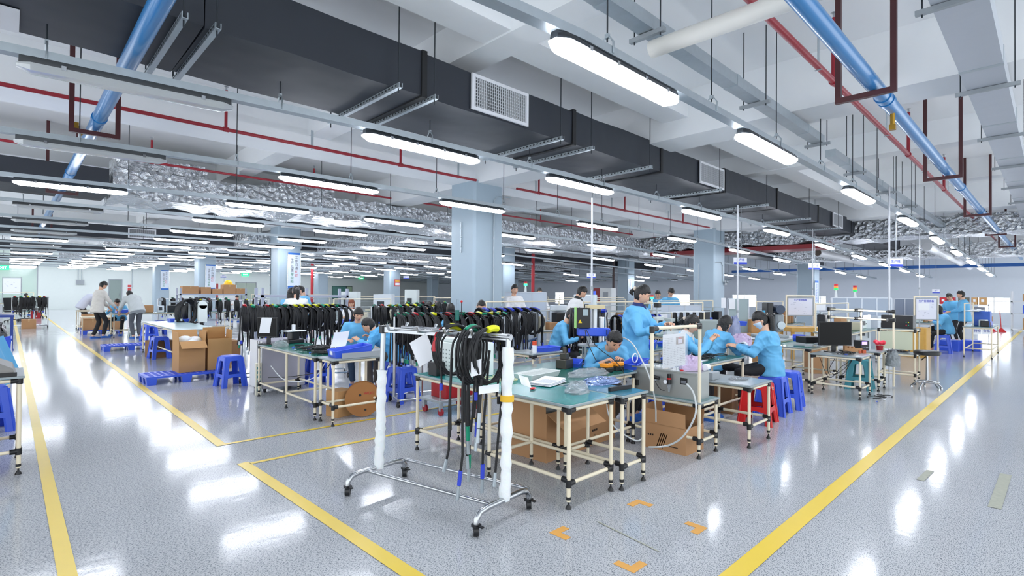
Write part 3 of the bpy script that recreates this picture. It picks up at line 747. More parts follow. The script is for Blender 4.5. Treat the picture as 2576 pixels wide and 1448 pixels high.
def stool_proto(m, label, h=.47, name='plastic_stool'):
    t = thing(name, label, 'stool'); mb = MB().use(m)
    a, b = .125, .175
    def P(u, z, side, inset=0):   # u -1..1 along the side
        k = (b+(a-b)*z/h)-inset
        x, y = u*k, -k
        c, s = [(1,0),(0,1),(-1,0),(0,-1)][side]
        return (x*c-y*s, x*s+y*c, z)
    for side in range(4):
        for ins in (0,.006):
            Q = lambda u,z: P(u,z,side,ins)
            zt = h-.02
            outl = [(-1,0),(-.58,0),(-.53,.14),(.53,.14),(.58,0),(1,0),(1,zt),(-1,zt)]
            # quads: legs, band, upper opening, apron
            for pl in ([(-1,0),(-.66,0),(-.64,.14),(-1,.14)],[(.66,0),(1,0),(1,.14),(.64,.14)],
                       [(-1,.14),(-.64,.14),(0,.155),(.64,.14),(1,.14),(1,.20),(-1,.20)],
                       [(-1,.20),(-.58,.20),(-.50,h-.11),(-.40,h-.075),(-1,h-.075)],[(.58,.20),(1,.20),(1,h-.075),(.40,h-.075),(.50,h-.11)],
                       [(-1,h-.075),(1,h-.075),(1,zt),(-1,zt)]):
                vs = [Q(u,z) for u,z in pl]; mb.add(vs, [tuple(range(len(vs)))] if ins == 0 else [tuple(range(len(vs)-1,-1,-1))])
        # edges of the openings
        for pl in ([(-.58,.20),(-.50,h-.11),(-.40,h-.075),(.40,h-.075),(.50,h-.11),(.58,.20),(-.58,.20)],[(-.66,0),(-.64,.14),(0,.155),(.64,.14),(.66,0)]):
            for (u0,z0),(u1,z1) in zip(pl,pl[1:]):
                mb.add([P(u0,z0,side),P(u1,z1,side),P(u1,z1,side,.02),P(u0,z0,side,.02)],[(0,1,2,3),(3,2,1,0)])
        mb.tube([P(1,0,side,.0),P(1,h-.03,side,.0)],[.013,.011],8)
    mb.build('frame', None, t, smooth=False)
    s = MB().use(m); n = 24; rr = []
    for z, k in ((h-.03,a+.004),(h-.012,a+.004),(h-.002,a-.004),(h,a-.02)):
        ring = []
        for i in range(n):
            an = 2*pi*i/n; c, s_ = cos(an), sin(an); e = (abs(c)**5+abs(s_)**5)**(-1/5)
            ring.append((c*e*k, s_*e*k, z))
        rr.append(ring)
    s.loft(rr); s.build('seat', None, t)
    return t
BS = stool_proto(BLUEP,'')
_used = {}
def place(proto, x, y, rz, label, group=None, z=0, cat=None):
    if id(proto) not in _used: _used[id(proto)] = 1; o = proto; o.location = (x,y,z); o.rotation_euler = (0,0,rz)
    else: o = dup(proto, (x,y,z), rz)
    o['label'] = label
    if group: o['group'] = group
    return o
G = 'blue plastic stools'
for (x,y,r,l) in ((2.46,8.75,.1,'blue plastic stool standing against the white end of the grey cabinet'),
    (3.12,12.6,.2,'blue plastic stool between the cartons and the left cable rack'),(2.34,13.3,.1,'blue plastic stool just left of the open cartons'),
    (2.95,18.2,.3,'blue plastic stool behind the one left of the open cartons'),(3.5,8.0,-.1,'blue plastic stool seen under the green bench, by the cabinet'),
    (4.1,6.7,.3,'blue plastic stool the bending man in blue sits on'),(3.80,6.05,.15,'blue plastic stool to the right of the bending man in blue'),
    (5.85,3.45,.1,'blue plastic stool seen behind the air control box table'),(6.82,2.42,.1,'blue plastic stool under the masked woman'),
    (7.35,2.42,.2,'blue plastic stool behind the masked woman'),(7.2,4.0,.2,'blue plastic stool under the far side of the teal table'),
    (17.4,2.0,.1,'blue plastic stool under the woman at the far right bench'),(3.6,20.5,.0,'blue plastic stool under the long white bench at the left'),
    (-.14,7.55,.2,'blue plastic stool under the bench at the left edge'),(4.55,3.48,.1,'blue plastic stool under the worker at the blue press')):
    place(BS,x,y,r,l,G)
RS_ = stool_proto(REDP,'')
rs = place(RS_,6.2,2.36,.15,'red plastic stool with a round blue sticker, by the small grey bench')
MB().tube([(0,-.152,.40),(0,-.157,.4002)],.022,16,mat('sticker_white','#e9e4c0',.5)).build('sticker',None,rs)
MB().cbox((0,-.158,.40),(.03,.002,.012),mat('sticker_blue','#2a78b8',.5)).build('sticker_mark',None,rs,smooth=False)
TS = stool_proto(mat('teal_plastic','#3f8f9c',.35),'')
place(TS,9.62,2.12,.1,'teal plastic stool under the bench with the black monitor')
WS = stool_proto(mat('white_plastic','#dfe9ea',.35),'')
place(WS,2.85,19.7,.1,'white and mint plastic stool between the two men at the white bench')
# ---- front benches
A1 = bench('nearest teal-topped pipe bench beside the steel trolley', 2.71,3.25,2.25,4.12,.70, TEAL, mid=(.84,))
bench('short teal-topped pipe bench joined to the right of the nearest one', 3.26,3.61,2.20,2.80,.70, mat('teal_mat_dark','#1c6f86',.25,coat=.2))
bench('teal pipe bench carrying the blue press', 3.26,4.42,2.82,3.85,.70, DTEAL)
leg_foot(A1,.03,.84,0,.66); leg_foot(A1,.51,.84,0,.66)
MT = bench('low pipe stand under the grey air control box', 4.39,4.78,2.16,2.95,.50, mat('grey_teal_top','#5c8386',.3), low=.15)
bench('small grey-topped pipe bench beside the red stool', 5.06,5.6,1.99,2.56,.59, mat('grey_top','#a4adb0',.25,.3), low=.2)
T1 = bench('teal bench strewn with cables in front of the seated women', 4.85,6.5,2.62,3.06,.70, DTEAL, low=.2)
bench('teal bench behind the seated women', 5.6,8.3,3.75,4.5,.70, DTEAL, low=.2)
# document frame
F = thing('document_stand','tall cream pipe frame holding the plastic document pocket','stand',(3.62,2.18,0))
for x,z0 in ((0,.7),(.79,.30)): MB().tube([(x,0,z0),(x,0,1.18)],.0145,12).build('upright', CREAM, F)
MB().tube([(0,0,1.185),(.79,0,1.175)],.0145,12).build('cross_bar', CREAM, F)
for x,s in ((0,1),(.79,-1)): MB().use(BLACK).tube([(x,0,1.15),(x,0,1.20)],.021,10).tube([(x,0,1.18),(x+s*.07,0,1.18)],.021,10).build('joint', None, F)
dp = thing('document_pocket','clear plastic pocket with a printed instruction sheet and small photo','document',(3.80,2.155,1.0))
MB().sheet((.10,-.01,0),(.36,0,.0),(0,0,.265),6,4,lambda a,b:.004*sin(6*a),PAPER,.002).build('sheet',None,dp)
mm = MB().use(INK)
random.seed(5)
for r in range(16):
    for c in range(7):
        if r < 6 and c >= 3: continue
        l = random.uniform(.01,.04); mm.box(-.07+c*.05,-.0165,.10-r*.0138,-.07+c*.05+l,-.0155,.1015-r*.0138)
mm.build('print_lines',mat('faint_ink','#8f97ad',.8),dp,smooth=False)
ph = MB().box(.12,-.018,.045,.24,-.0155,.105,mat('photo_brown','#7a5a48',.5)).box(.145,-.019,.05,.215,-.0175,.085,mat('photo_white','#e6e0f0',.5)).box(.16,-.0195,.09,.20,-.0175,.1,RINK).build('photo',None,dp,smooth=False)
MB().sheet((.10,-.024,.01),(.39,0,0),(0,0,.30),3,3,None,mat('clear_pocket','#e8f0fa',.08,trans=.7,alpha=.25),.001).build('pocket',None,dp)
# ---- middle-left benches
Bn = bench('long green bench crowded with black cables and a tilted monitor', 2.48,3.08,5.77,7.66,.72, mat('green_mat','#117a6b',.22,coat=.3,var=.06), low=.17, mid=(.9,))
leg_foot(Bn,.03,.88,0,.68); leg_foot(Bn,.57,.88,0,.68)
bench('short grey bench end holding the blue parts tray', 2.51,3.12,5.38,5.75,.72, ALU, low=.2)
cab = thing('tool_cabinet','white and grey steel cabinet on castors at the end of the green bench','cabinet',(2.60,7.80,0))
MB().bbox(0,0,.06,.62,.5,.74,.01,mat('cabinet_lilac_grey','#a9a8b4',.5)).build('body',None,cab,smooth=False)
MB().box(-.006,.0,.06,0,.5,.74,mat('cabinet_white2','#e8e8ea',.5)).build('end_panel',None,cab,smooth=False)
for x in (.06,.56):
    for y in (.06,.44): MB().use(BLACK).tube([(x-.012,y,.03),(x+.012,y,.03)],.03,14).box(x-.02,y-.012,.03,x+.02,y+.012,.07).build('castor',None,cab)
ps = thing('power_strip','cream power strip standing upright against the bench leg','power strip',(2.52,7.71,0))
MB().bbox(-.03,0,0,.05,.04,.45,.006,mat('cream_plastic','#e5e2d2',.4)).build('body',None,ps,smooth=False)
k = MB().use(mat('socket_teal','#5c9aa0',.5))
for i in range(6): k.box(-.015,-.003,.06+i*.06,.035,.0,.095+i*.06)
k.build('sockets',None,ps,smooth=False)
# ---- boxes
def carton(label, x,y,w,d,h,rz=0,z=0,op=(1,1,1,1),m=CARD,name='cardboard_box',ang=(70,70,70,70),fill=None,marks=None):
    t = thing(name,label,'box',(x,y,z),rz); th=.006
    b = MB().use(m)
    b.box(0,0,0,w,d,th); b.box(0,0,th,w,th,h); b.box(0,d-th,th,w,d,h); b.box(0,th,th,th,d-th,h); b.box(w-th,th,th,w,d-th,h)
    b.build('body',None,t,smooth=False)
    fl = min(w,d)*.48
    defs = [((0,0,h),(w,0,h),(0,-1)),((w,0,h),(w,d,h),(1,0)),((w,d,h),(0,d,h),(0,1)),((0,d,h),(0,0,h),(-1,0))]
    for k,(p,q,n) in enumerate(defs):
        if not op[k]: continue
        a = rad(ang[k]); L_ = fl*(1 if k in (0,2) else .8)
        dx, dz = L_*cos(a), L_*sin(a)
        p, q = V(p), V(q); o = V((n[0]*dx,n[1]*dx,dz)); s = (q-p).normalized()*.006
        f = MB().use(m); nn = V((n[0]*sin(a),n[1]*sin(a),-cos(a)))*.004
        P_ = [p+s,q-s,q-s+o,p+s+o]; f.add([tuple(v_) for v_ in P_]+[tuple(v_+nn) for v_ in P_],[(0,1,2,3),(7,6,5,4),(0,4,5,1),(1,5,6,2),(2,6,7,3),(3,7,4,0)])
        f.build('flap',None,t,smooth=False)
    if marks:
        mk = MB().use(mat('carton_print','#3a2b22',.8))
        for (x0,z0,x1,z1) in marks: mk.box(x0,-.002,z0,x1,0,z1)
        mk.build('print',None,t,smooth=False)
    return t
def closed_box(label,x,y,w,d,h,rz=0,z=0,m=CARD,name='cardboard_box',tape=True,cat='box',group=None):
    t = thing(name,label,cat,(x,y,z),rz,group); MB().bbox(0,0,0,w,d,h,.004,m).build('body',None,t,smooth=False)
    if tape: MB().box(w/2-.02,-.001,h*.75,w/2+.02,d+.001,h+.001,mat('brown_tape','#c09a6c',.3)).build('tape',None,t,smooth=False)
    return t
stripes = [(.05,.01,.055,.08),(.07,.01,.075,.10),(.03,.13,.05,.15),(.06,.13,.08,.15),(.09,.13,.11,.15),(.18,.05,.34,.058)]
c1 = carton('big open cardboard box with clear bags under the nearest bench',3.33,3.02,.60,.52,.42,.05,ang=(-30,25,75,88),op=(1,1,1,1))
carton('cardboard box printed with black stripes under the press bench',4.02,3.08,.42,.36,.44,.02,op=(1,0,0,0),ang=(20,0,0,0),marks=stripes)
c3 = carton('open striped cardboard box under the air control box stand',4.40,2.30,.34,.42,.24,.0,op=(0,1,1,1),ang=(0,80,85,88),marks=None)
mk = MB().use(mat("carton_print","#3a2b22",.8))
for i in range(4): mk.add([(-.001,.30-.02*i,.02),(-.001,.292-.02*i,.02),(-.001,.242-.02*i,.16),(-.001,.25-.02*i,.16)],[(0,1,2,3),(3,2,1,0)])
for i in range(3): mk.box(-.002,.33+.022*i,.12,0,.345+.022*i,.135)
mk.box(-.002,.08,.05,0,.2,.058); mk.build('print',None,c3,smooth=False)
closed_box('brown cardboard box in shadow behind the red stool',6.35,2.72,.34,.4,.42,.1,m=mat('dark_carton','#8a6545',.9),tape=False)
bgs = thing('bag_bundle','clear bags of silvery connectors in the big open box','bag',(3.62,3.28,.2))
for i in range(4):
    mb = MB(); mb.sph((random.uniform(-.1,.12),random.uniform(-.1,.12),.05+.04*i),(.12,.09,.13),14,9); mb.build('bag',BAG,bgs)
cc = MB().use(GALV)
for i in range(26):
    p = V((random.uniform(-.14,.14),random.uniform(-.12,.12),random.uniform(.06,.2))); cc.tube([p,p+V((random.uniform(-.05,.05),random.uniform(-.05,.05),.03))],.008,6)
co = cc.build('connectors',None,bgs); co['kind'] = 'stuff'
# pallets
def pallet_proto():
    t = thing('plastic_pallet','','pallet'); X,Y = 1.08,.62
    d = MB().use(BLUEP); nx, ny = 12, 6
    d.box(0,0,.10,X,.05,.13); d.box(0,Y-.05,.10,X,Y,.13); d.box(0,.05,.10,.05,Y-.05,.13); d.box(X-.05,.05,.10,X,Y-.05,.13)
    for i in range(1,nx): x = .05+(X-.1)*i/nx; d.box(x-.014,.05,.10,x+.014,Y-.05,.13)
    for j in range(1,ny): y = .05+(Y-.1)*j/ny; d.box(.05,y-.014,.105,X-.05,y+.014,.1295)
    d.box(.05,.05,.108,X-.05,Y-.05,.112)
    d.build('deck',None,t,smooth=False)
    for x in (.0,X/2-.07,X-.14):
        for y in (0,Y/2-.06,Y-.12): MB().use(BLUEP).add([(x+.012,y+.01,0),(x+.128,y+.01,0),(x+.128,y+.11,0),(x+.012,y+.11,0),(x,y,.1),(x+.14,y,.1),(x+.14,y+.12,.1),(x,y+.12,.1)],[(3,2,1,0),(0,1,5,4),(1,2,6,5),(2,3,7,6),(3,0,4,7)]).build('foot_block',None,t,smooth=False)
    return t
PP = pallet_proto(); PG='blue plastic pallets on the left'
place(PP,1.52,9.55,.02,'blue plastic pallet carrying the two tall open cartons',PG)
place(PP,1.62,15.5,.0,'empty blue plastic pallet in the left aisle',PG)
place(PP,1.72,21.8,.0,'blue plastic pallet under the wrapped low cartons',PG)
bxa = carton('open carton with a folded front flap on the blue pallet',1.98,9.75,.38,.40,.50,.03,.131,op=(1,1,1,1),ang=(-35,85,60,88),m=mat('tan_card','#bd9160',.85,var=.06))
carton('plain open carton beside it on the right of the pallet',2.40,9.78,.36,.38,.52,-.02,.131,op=(0,1,1,1),ang=(0,86,88,88),m=mat('tan_card2','#c79a63',.85,var=.06))
mb = MB().use(FOAM); 
for p in ((.2,.15,.44),(.12,.2,.5),(.27,.25,.48)): mb.sph(p,(.12,.1,.08),12,8)
tag(mb.build('crumpled_foam',None,loc=(1.98,9.75,.131)),'crumpled white packing foam spilling from the open carton','packing foam')
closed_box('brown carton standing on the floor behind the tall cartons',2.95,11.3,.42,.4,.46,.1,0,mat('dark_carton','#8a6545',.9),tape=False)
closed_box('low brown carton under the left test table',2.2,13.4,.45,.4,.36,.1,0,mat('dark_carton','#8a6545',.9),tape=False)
for i in range(2): closed_box('taped low carton behind the man in beige, '+('left' if i==0 else 'right')+' one',1.75+.52*i,21.85,.5,.5,.38,0,.131)
pr = thing('pipe_trolley_top','white cream pipe frame around the wrapped cartons','frame',(1.72,21.75,0))
for (x,y) in ((0,0),(1.08,0),(1.08,.7),(0,.7),(.55,0)): B(CREAM).tube([(x,y,.0),(x,y,.56)],.016,8).build('upright',None,pr)
for a,b in (((0,0),(1.08,0)),((1.08,0),(1.08,.7)),((1.08,.7),(0,.7)),((0,.7),(0,0))): B(CREAM).tube([(a[0],a[1],.56),(b[0],b[1],.56)],.02,8).build('rail',None,pr)
# ---- coils and racks
def coil_pts(R, n, depth, rnd, sag=.04):
    pts = []; N = 18*n
    for i in range(N+1):
        a = 2*pi*i/18; r = R*(1+.10*sin(i*.37+n)+rnd.uniform(-.02,.02)); 
        pts.append((depth*(i/N-.5)+rnd.uniform(-.004,.004), r*cos(a), -R+r*sin(a)*1.12-sag*(1 if sin(a)<0 else 0)*abs(sin(a))))
    return pts
def cable(label, R=.13, n=4, depth=.05, tails=4, tl=.5, seed=0, sleeves=(), r=.0075, m=RUBBER, group=None, ends=True, name='cable_coil', seg=6):
    rnd = random.Random(seed); t = thing(name,label,'cable',(0,0,0),0,group)
    mb = MB().use(m); mb.tube(coil_pts(R,n,depth,rnd), r, seg); 
    for i in range(tails):
        x = rnd.uniform(-depth,depth)*.8; y0 = rnd.choice((-1,1))*R*rnd.uniform(.7,1.0); L_ = tl*rnd.uniform(.6,1.1)
        mb.tube([(x,y0*.5,-.02),(x,y0*.95,-.08),(x*1.1,y0,-R),(x*1.2,y0*1.02,-R-L_*.5),(x*1.25+rnd.uniform(-.02,.02),y0*rnd.uniform(.8,1.1),-R-L_)],r*.85,seg)
        if ends:
            e = MB().use(rnd.choice((GALV,GALV,BINK,CGRN,BLACK))); q = V((x*1.25,y0*1.0,-R-L_)); e.tube([q,q-V((0,0,.05))],r*1.3,6); e.build('connector',None,t)
    mb.build('coil',None,t)
    for k,(c,a0,a1) in enumerate(sleeves):
        sx_ = depth*(rnd.random()-.5); pts = [(sx_, R*cos(rad(a0+(a1-a0)*i/5)), -R+R*1.12*sin(rad(a0+(a1-a0)*i/5))) for i in range(6)]
        B(c).tube(pts, r*2.6, 8).build('sleeve',None,t)
    return t
# ---- the steel trolley in front
TR = thing('cable_trolley','stainless steel cable trolley on castors with foam-wrapped posts','trolley',(0,0,0))
p1, p2, p3, p4 = V((1.76,3.50,.095)), V((2.27,3.56,.095)), V((2.54,2.46,.095)), V((2.03,2.40,.095))
for a,b in ((p1,p2),(p4,p3)):
    d = (b-a).normalized(); MB().tube([a-d*.0+V((0,0,-.03)),a+d*.0+V((0,0,.0)),a+d*.03+V((0,0,.035)),a+d*.09+V((0,0,.045)),b-d*.09+V((0,0,.045)),b-d*.03+V((0,0,.035)),b,b+V((0,0,-.03))],.019,14).build('end_bar',STEEL,TR)
for a,b,k in ((p1,p4,.16),(p2,p3,.0)):
    o = ((p2-p1).normalized())*k; MB().tube([a+o+V((0,0,.04)),b+o+V((0,0,.04))],.0125,12).build('side_rail',STEEL,TR)
for p in (p1,p2,p3,p4):
    w_ = MB().use(BLACK); w_.tube([(p.x-.012,p.y+.01,.032),(p.x+.012,p.y-.01,.032)],.032,18)
    w_.box(p.x-.022,p.y-.022,.055,p.x+.022,p.y+.022,.072); w_.tube([(p.x-.018,p.y,.03),(p.x-.018,p.y,.07)],.006,6); w_.tube([(p.x+.018,p.y,.03),(p.x+.018,p.y,.07)],.006,6); w_.box(p.x-.008,p.y-.06,.062,p.x+.012,p.y-.01,.07)
    w_.build('castor',None,TR)
pa, pb = (p1+p2)/2, (p4+p3)/2
pa = V((2.02,3.53,0)); pb = V((2.29,2.43,0)); tops = V((2.33,2.50,0))
tA, tB = V((2.05,3.53,1.17)), V((2.34,2.46,1.165))
post = MB().use(mat('aluminium','#c5c9cd',.3,.9)); post.tube([pa+V((0,0,.14)),tA],.019,12); post.build('post',None,TR)
post = MB().use(mat('aluminium','#c5c9cd',.3,.9)); post.tube([pb+V((0,0,.14)),tB],.019,12); post.build('post',None,TR)
rnd = random.Random(4)
for (a,b,z0,z1,nm) in ((pa,tA,.13,.86,5),(pb,tB,.13,1.10,6)):
    pts, rr = [], []
    for i in range(26):
        z = z0+(z1-z0)*i/25; q = a.lerp(b,(z)/(b.z)); pts.append((q.x+rnd.uniform(-.004,.004),q.y+rnd.uniform(-.004,.004),z)); rr.append(.036+rnd.uniform(-.005,.006))
    MB().tube(pts,rr,14).build('foam_wrap',FOAM,TR)
MB().tube([tB.lerp(pb,.32)-V((0,0,0)),tB.lerp(pb,.352)],.046,12,mat('yellow_label','#e8b82a',.5)).build('yellow_tape',None,TR)
MB().use(BLACK).cbox(tA+V((0,0,.0)),(.05,.05,.06)).build('end_cap',None,TR,smooth=False)
d = (tB-tA).normalized(); nrm = V((-d.y,d.x,0))
def bar(a,b,w_,h_,nm,m=None):
    n_ = V((-(b-a).y,(b-a).x,0)).normalized()*w_/2; mb = MB()
    mb.add([tuple(a-n_+V((0,0,-h_/2))),tuple(a+n_+V((0,0,-h_/2))),tuple(b+n_+V((0,0,-h_/2))),tuple(b-n_+V((0,0,-h_/2))),tuple(a-n_+V((0,0,h_/2))),tuple(a+n_+V((0,0,h_/2))),tuple(b+n_+V((0,0,h_/2))),tuple(b-n_+V((0,0,h_/2)))],[(3,2,1,0),(4,5,6,7),(0,1,5,4),(1,2,6,5),(2,3,7,6),(3,0,4,7)])
    return mb.build(nm,m or mat('aluminium','#c5c9cd',.3,.9),TR,smooth=False)
bar(tA,tB,.036,.04,'top_beam')
# front shelf of parallel tubes on four brackets
sa, sb = tA+nrm*-.09+d*.02, tB+nrm*-.09-d*.32
MB().tube([tA+nrm*.07+V((0,0,.02))+d*.12, tA.lerp(tB,.78)+nrm*.07+V((0,0,.02))],.010,10).build('hook_rail',STEEL,TR)
MB().tube([tA+nrm*-.09+V((0,0,.02))+d*.2, tA.lerp(tB,.62)+nrm*-.09+V((0,0,.02))],.010,10).build('hook_rail',STEEL,TR)
MB().tube([tB+d*.02,tB-d*.25],.021,14).build('end_tube',STEEL,TR)
for f in (.13,.38,.60,.80):
    c = tA.lerp(tB,f); hk = MB().use(mat('aluminium','#c5c9cd',.3,.9))
    hk.tube([c+nrm*-.11+V((0,0,.045)),c+nrm*-.09+V((0,0,.01)),c+V((0,0,-.0)),c+nrm*.08+V((0,0,.01)),c+nrm*.11+V((0,0,.05))],.011,8); hk.build('hook',None,TR)
# cables on the trolley
def hang_cable(label, f, rz, R, n, sl, seed, tails, tl, side=0, r=.0085, depth=.07):
    o = cable(label,R,n,depth,tails,tl,seed,sl,r,ends=True,name='cable_bundle',seg=8); c = tA.lerp(tB,f)+nrm*side
    o.location = (c.x,c.y,c.z+.035); o.rotation_euler = (0,0,rz); return o
def longtails(o, defs, r=.0085):
    for (x,y,pts,e) in defs:
        mb = MB().use(RUBBER); mb.tube(pts,r,8); mb.build('lead',None,o)
        q = V(pts[-1]); pq = V(pts[-2]); dd = (q-pq).normalized()
        MB().use(GALV).tube([q,q+dd*.09],[.011,.013],8).build('plug',None,o)
        if e: B(e).tube([q-dd*.10,q-dd*.005],.0135,8).build('sleeve',None,o)
rzc = math.atan2(d.y,d.x)
k1 = hang_cable('black cable coil with two red sleeves on the trolley bar',.60,rzc-.45,.135,5,((CRED,150,185),(CRED,120,150),(CYEL,60,95)),11,2,.25)
k1.children
longtails(k1,[(0,0,[(-.03,.12,-.2),(-.03,.14,-.45),(-.02,.145,-.8),(-.03,.145,-1.0)],CGRN),(0,0,[(-.01,.09,-.2),(-.015,.105,-.5),(-.01,.12,-.9)],None),(0,0,[(.02,-.02,-.2),(.02,-.04,-.55),(.04,-.05,-.82),(.03,-.06,-.88)],None)])
k2 = hang_cable('black cable bundle with a green sleeve over the trolley bar',.75,rzc+.05,.15,4,((CGRN,60,120),(CGRN,35,62)),12,3,.5,0,.009,.09)
longtails(k2,[(0,0,[(.0,-.10,-.15),(.0,-.13,-.4),(.02,-.15,-.8),(.0,-.16,-1.0)],BINK),(0,0,[(.02,.05,-.2),(.03,.02,-.5),(.03,.0,-.72)],BINK),(0,0,[(-.02,.06,-.2),(-.02,.05,-.45),(-.04,.04,-.7)],None),(0,0,[(-.04,0,-.25),(-.03,-.02,-.6),(-.03,-.01,-.75)],CGRN)])
k3 = hang_cable('black cable bundle with yellow sleeves at the right of the trolley bar',.87,rzc-.25,.145,4,((CYEL,20,55),(CYEL,75,110)),13,3,.4,0,.009,.08)
longtails(k3,[(0,0,[(0,.1,-.15),(.0,.12,-.4),(-.01,.09,-.75),(.0,.06,-.95)],None),(0,0,[(.02,-.08,-.2),(.03,-.11,-.5),(.03,-.12,-.62)],GALV),(0,0,[(-.01,.0,-.2),(-.02,-.03,-.6),(-.03,-.03,-.98)],BINK)])
def paper(label, c, u, v, seed=0, m=PAPER, cat='paper', name='paper_sheet', amp=.006, th=.0012):
    o = MB().sheet((0,0,0),u,v,6,6,lambda a,b:amp*sin(5*a+seed)+amp*.7*cos(4*b+2*seed),m,th).build(name,None,loc=c); return tag(o,label,cat)
q = atd(1064,880,3.72)
paper('white paper sheet hanging askew from the trolley bar',q,V((.095,-.07,.07)),V((.06,-.04,-.17)),1)
q = atd(1198,925,3.35); paper('small white paper tag on the trolley cables, upper one',q,V((.05,-.045,.02)),V((.0,0,-.10)),2,name='paper_tag',cat='tag')
q = atd(1230,978,3.3); paper('small white paper tag on the trolley cables, lower one',q,V((.10,-.08,.02)),V((.0,0,-.05)),3,name='paper_tag',cat='tag')
q = atd(1320,958,3.15); paper('white label dangling right of the foam post',q,V((.045,-.04,-.02)),V((.02,-.01,-.06)),4,name='paper_tag',cat='tag')
# generic racks full of cables
def rack(label, x0,y0,x1,y1, h=1.16, name='cable_rack', foot=True):
    t = thing(name,label,'rack'); a, b = V((x0,y0,h)), V((x1,y1,h)); dd = (b-a).normalized(); n_ = V((-dd.y,dd.x,0))
    for p in (a,b):
        MB().tube([(p.x,p.y,.08),(p.x,p.y,h)],.019,10).build('post',mat('aluminium','#c5c9cd',.3,.9),t)
        q0, q1 = p+n_*.24, p-n_*.24
        MB().tube([(q0.x,q0.y,.09),(q1.x,q1.y,.09)],.017,8).build('foot_bar',STEEL,t)
        for q in (q0,q1): MB().use(BLACK).tube([(q.x-.012,q.y,.03),(q.x+.012,q.y,.03)],.03,12).box(q.x-.015,q.y-.015,.05,q.x+.015,q.y+.015,.075).build('castor',None,t)
    for s in (-.22,.22): MB().tube([(x0+n_.x*s,y0+n_.y*s,.09),(x1+n_.x*s,y1+n_.y*s,.09)],.012,8).build('base_rail',STEEL,t)
    MB().tube([a,b],.018,10).build('top_bar',STEEL,t)
    return t
rnd = random.Random(9)
protos = [cable('',.155,7,.075,7,.50,20+i,s,.0095,group='x') for i,s in enumerate((((CYEL,70,110),),((CRED,80,110),),((CGRN,70,100),),(),((CYEL,60,90),(CGRN,100,120))))]
pblue = [cable('',.16,7,.09,8,.5,40+i,((mat('blue_sleeve','#1d35a8',.5),50,125),),.009) for i in range(2)]
def fill(x0,y0,x1,y1,h,n,labf,group,ps,rz0=None,rz1=None,z=.02,sc=1):
    a, b = V((x0,y0,0)), V((x1,y1,0)); base = math.atan2(b.y-a.y,b.x-a.x)
    for i in range(n):
        p = a.lerp(b,(i+.5)/n+rnd.uniform(-.01,.01)); rz = base+(rz0 or 0)+((rz1 or 0)-(rz0 or 0))*i/max(1,n-1)+rnd.uniform(-.12,.12)
        o = place(ps[rnd.randrange(len(ps))],p.x,p.y,rz,labf(i),group,h+z)
        o.scale = (sc*1.25,sc*rnd.uniform(.92,1.1),sc*rnd.uniform(.92,1.08))
rack('steel cable rack behind the green bench, loaded with black coils',2.72,9.1,4.25,8.55,1.18)
fill(2.72,9.1,4.25,8.55,1.18,16,lambda i:'black cable coil on the rack behind the green bench, '+ORD[i]+' from its aisle end','coils on the rack behind the green bench',protos,.05,1.15,sc=1.05)
rack('steel cable rack behind the trolley, loaded with black coils',3.62,5.95,5.1,5.45,1.13)
fill(3.62,5.95,5.1,5.45,1.13,14,lambda i:'black cable coil on the rack behind the trolley, '+ORD[i]+' from its aisle end','coils on the rack behind the trolley',protos,.1,1.1,sc=1.0)
rack('steel rack of blue-sleeved cables right of the main column',5.15,6.1,6.1,5.75,1.17)
fill(5.15,6.1,6.1,5.75,1.17,7,lambda i:'blue-sleeved black cable coil below the main column, '+ORD[i]+' along its rack','blue-sleeved coils below the main column',pblue,.3,.9)
rack('cable rack behind the blue press',6.5,5.4,6.9,5.0,1.16)
fill(6.5,5.4,6.9,5.0,1.16,4,lambda i:'long black cable bundle hanging left of the press, '+ORD[i]+' on its rack','cable bundles left of the press',pblue,0,-.3,sc=1.25)
rack('cable rack behind the standing woman',7.3,5.1,8.4,4.9,1.05)
fill(7.3,5.1,8.4,4.9,1.05,7,lambda i:'blue-sleeved cable coil behind the standing woman, '+ORD[i]+' on its rack','coils behind the standing woman',pblue,0,0,sc=.9)
rack('cable rack between the two benches of seated workers',5.3,9.6,6.6,9.1,1.15)
fill(5.3,9.6,6.6,9.1,1.15,9,lambda i:'black cable coil on the rack beyond the bending man, '+ORD[i]+' along it','coils on the rack beyond the bending man',protos,0,.8)
rack('far left cable rack before the cartons shelf',4.1,18.2,6.2,18.2,1.15)
fill(4.1,18.2,6.2,18.2,1.15,8,lambda i:'black cable coil on the far left rack, '+ORD[i]+' along it','coils on the far left rack',protos,0,-.4)
rack('far cable rack behind the left white bench',3.9,22.5,6.3,22.5,1.15)
fill(3.9,22.5,6.3,22.5,1.15,8,lambda i:'black cable coil behind the left white bench, '+ORD[i]+' along its rack','coils behind the left white bench',protos,0,-.3)
rack('cable rack at the far left edge by the office',.1,27,1.1,27,1.15)
fill(.1,27,1.1,27,1.15,6,lambda i:'black cable coil by the office chairs, '+ORD[i]+' along its rack','coils by the office chairs',protos,0,0)
rack('cable rack beyond the row of coils, near the red-haired worker',7.6,12.0,9.3,11.4,1.15)
fill(7.6,12.0,9.3,11.4,1.15,9,lambda i:'black cable coil near the red-haired worker, '+ORD[i]+' along its rack','coils near the red-haired worker',protos,0,-.4)
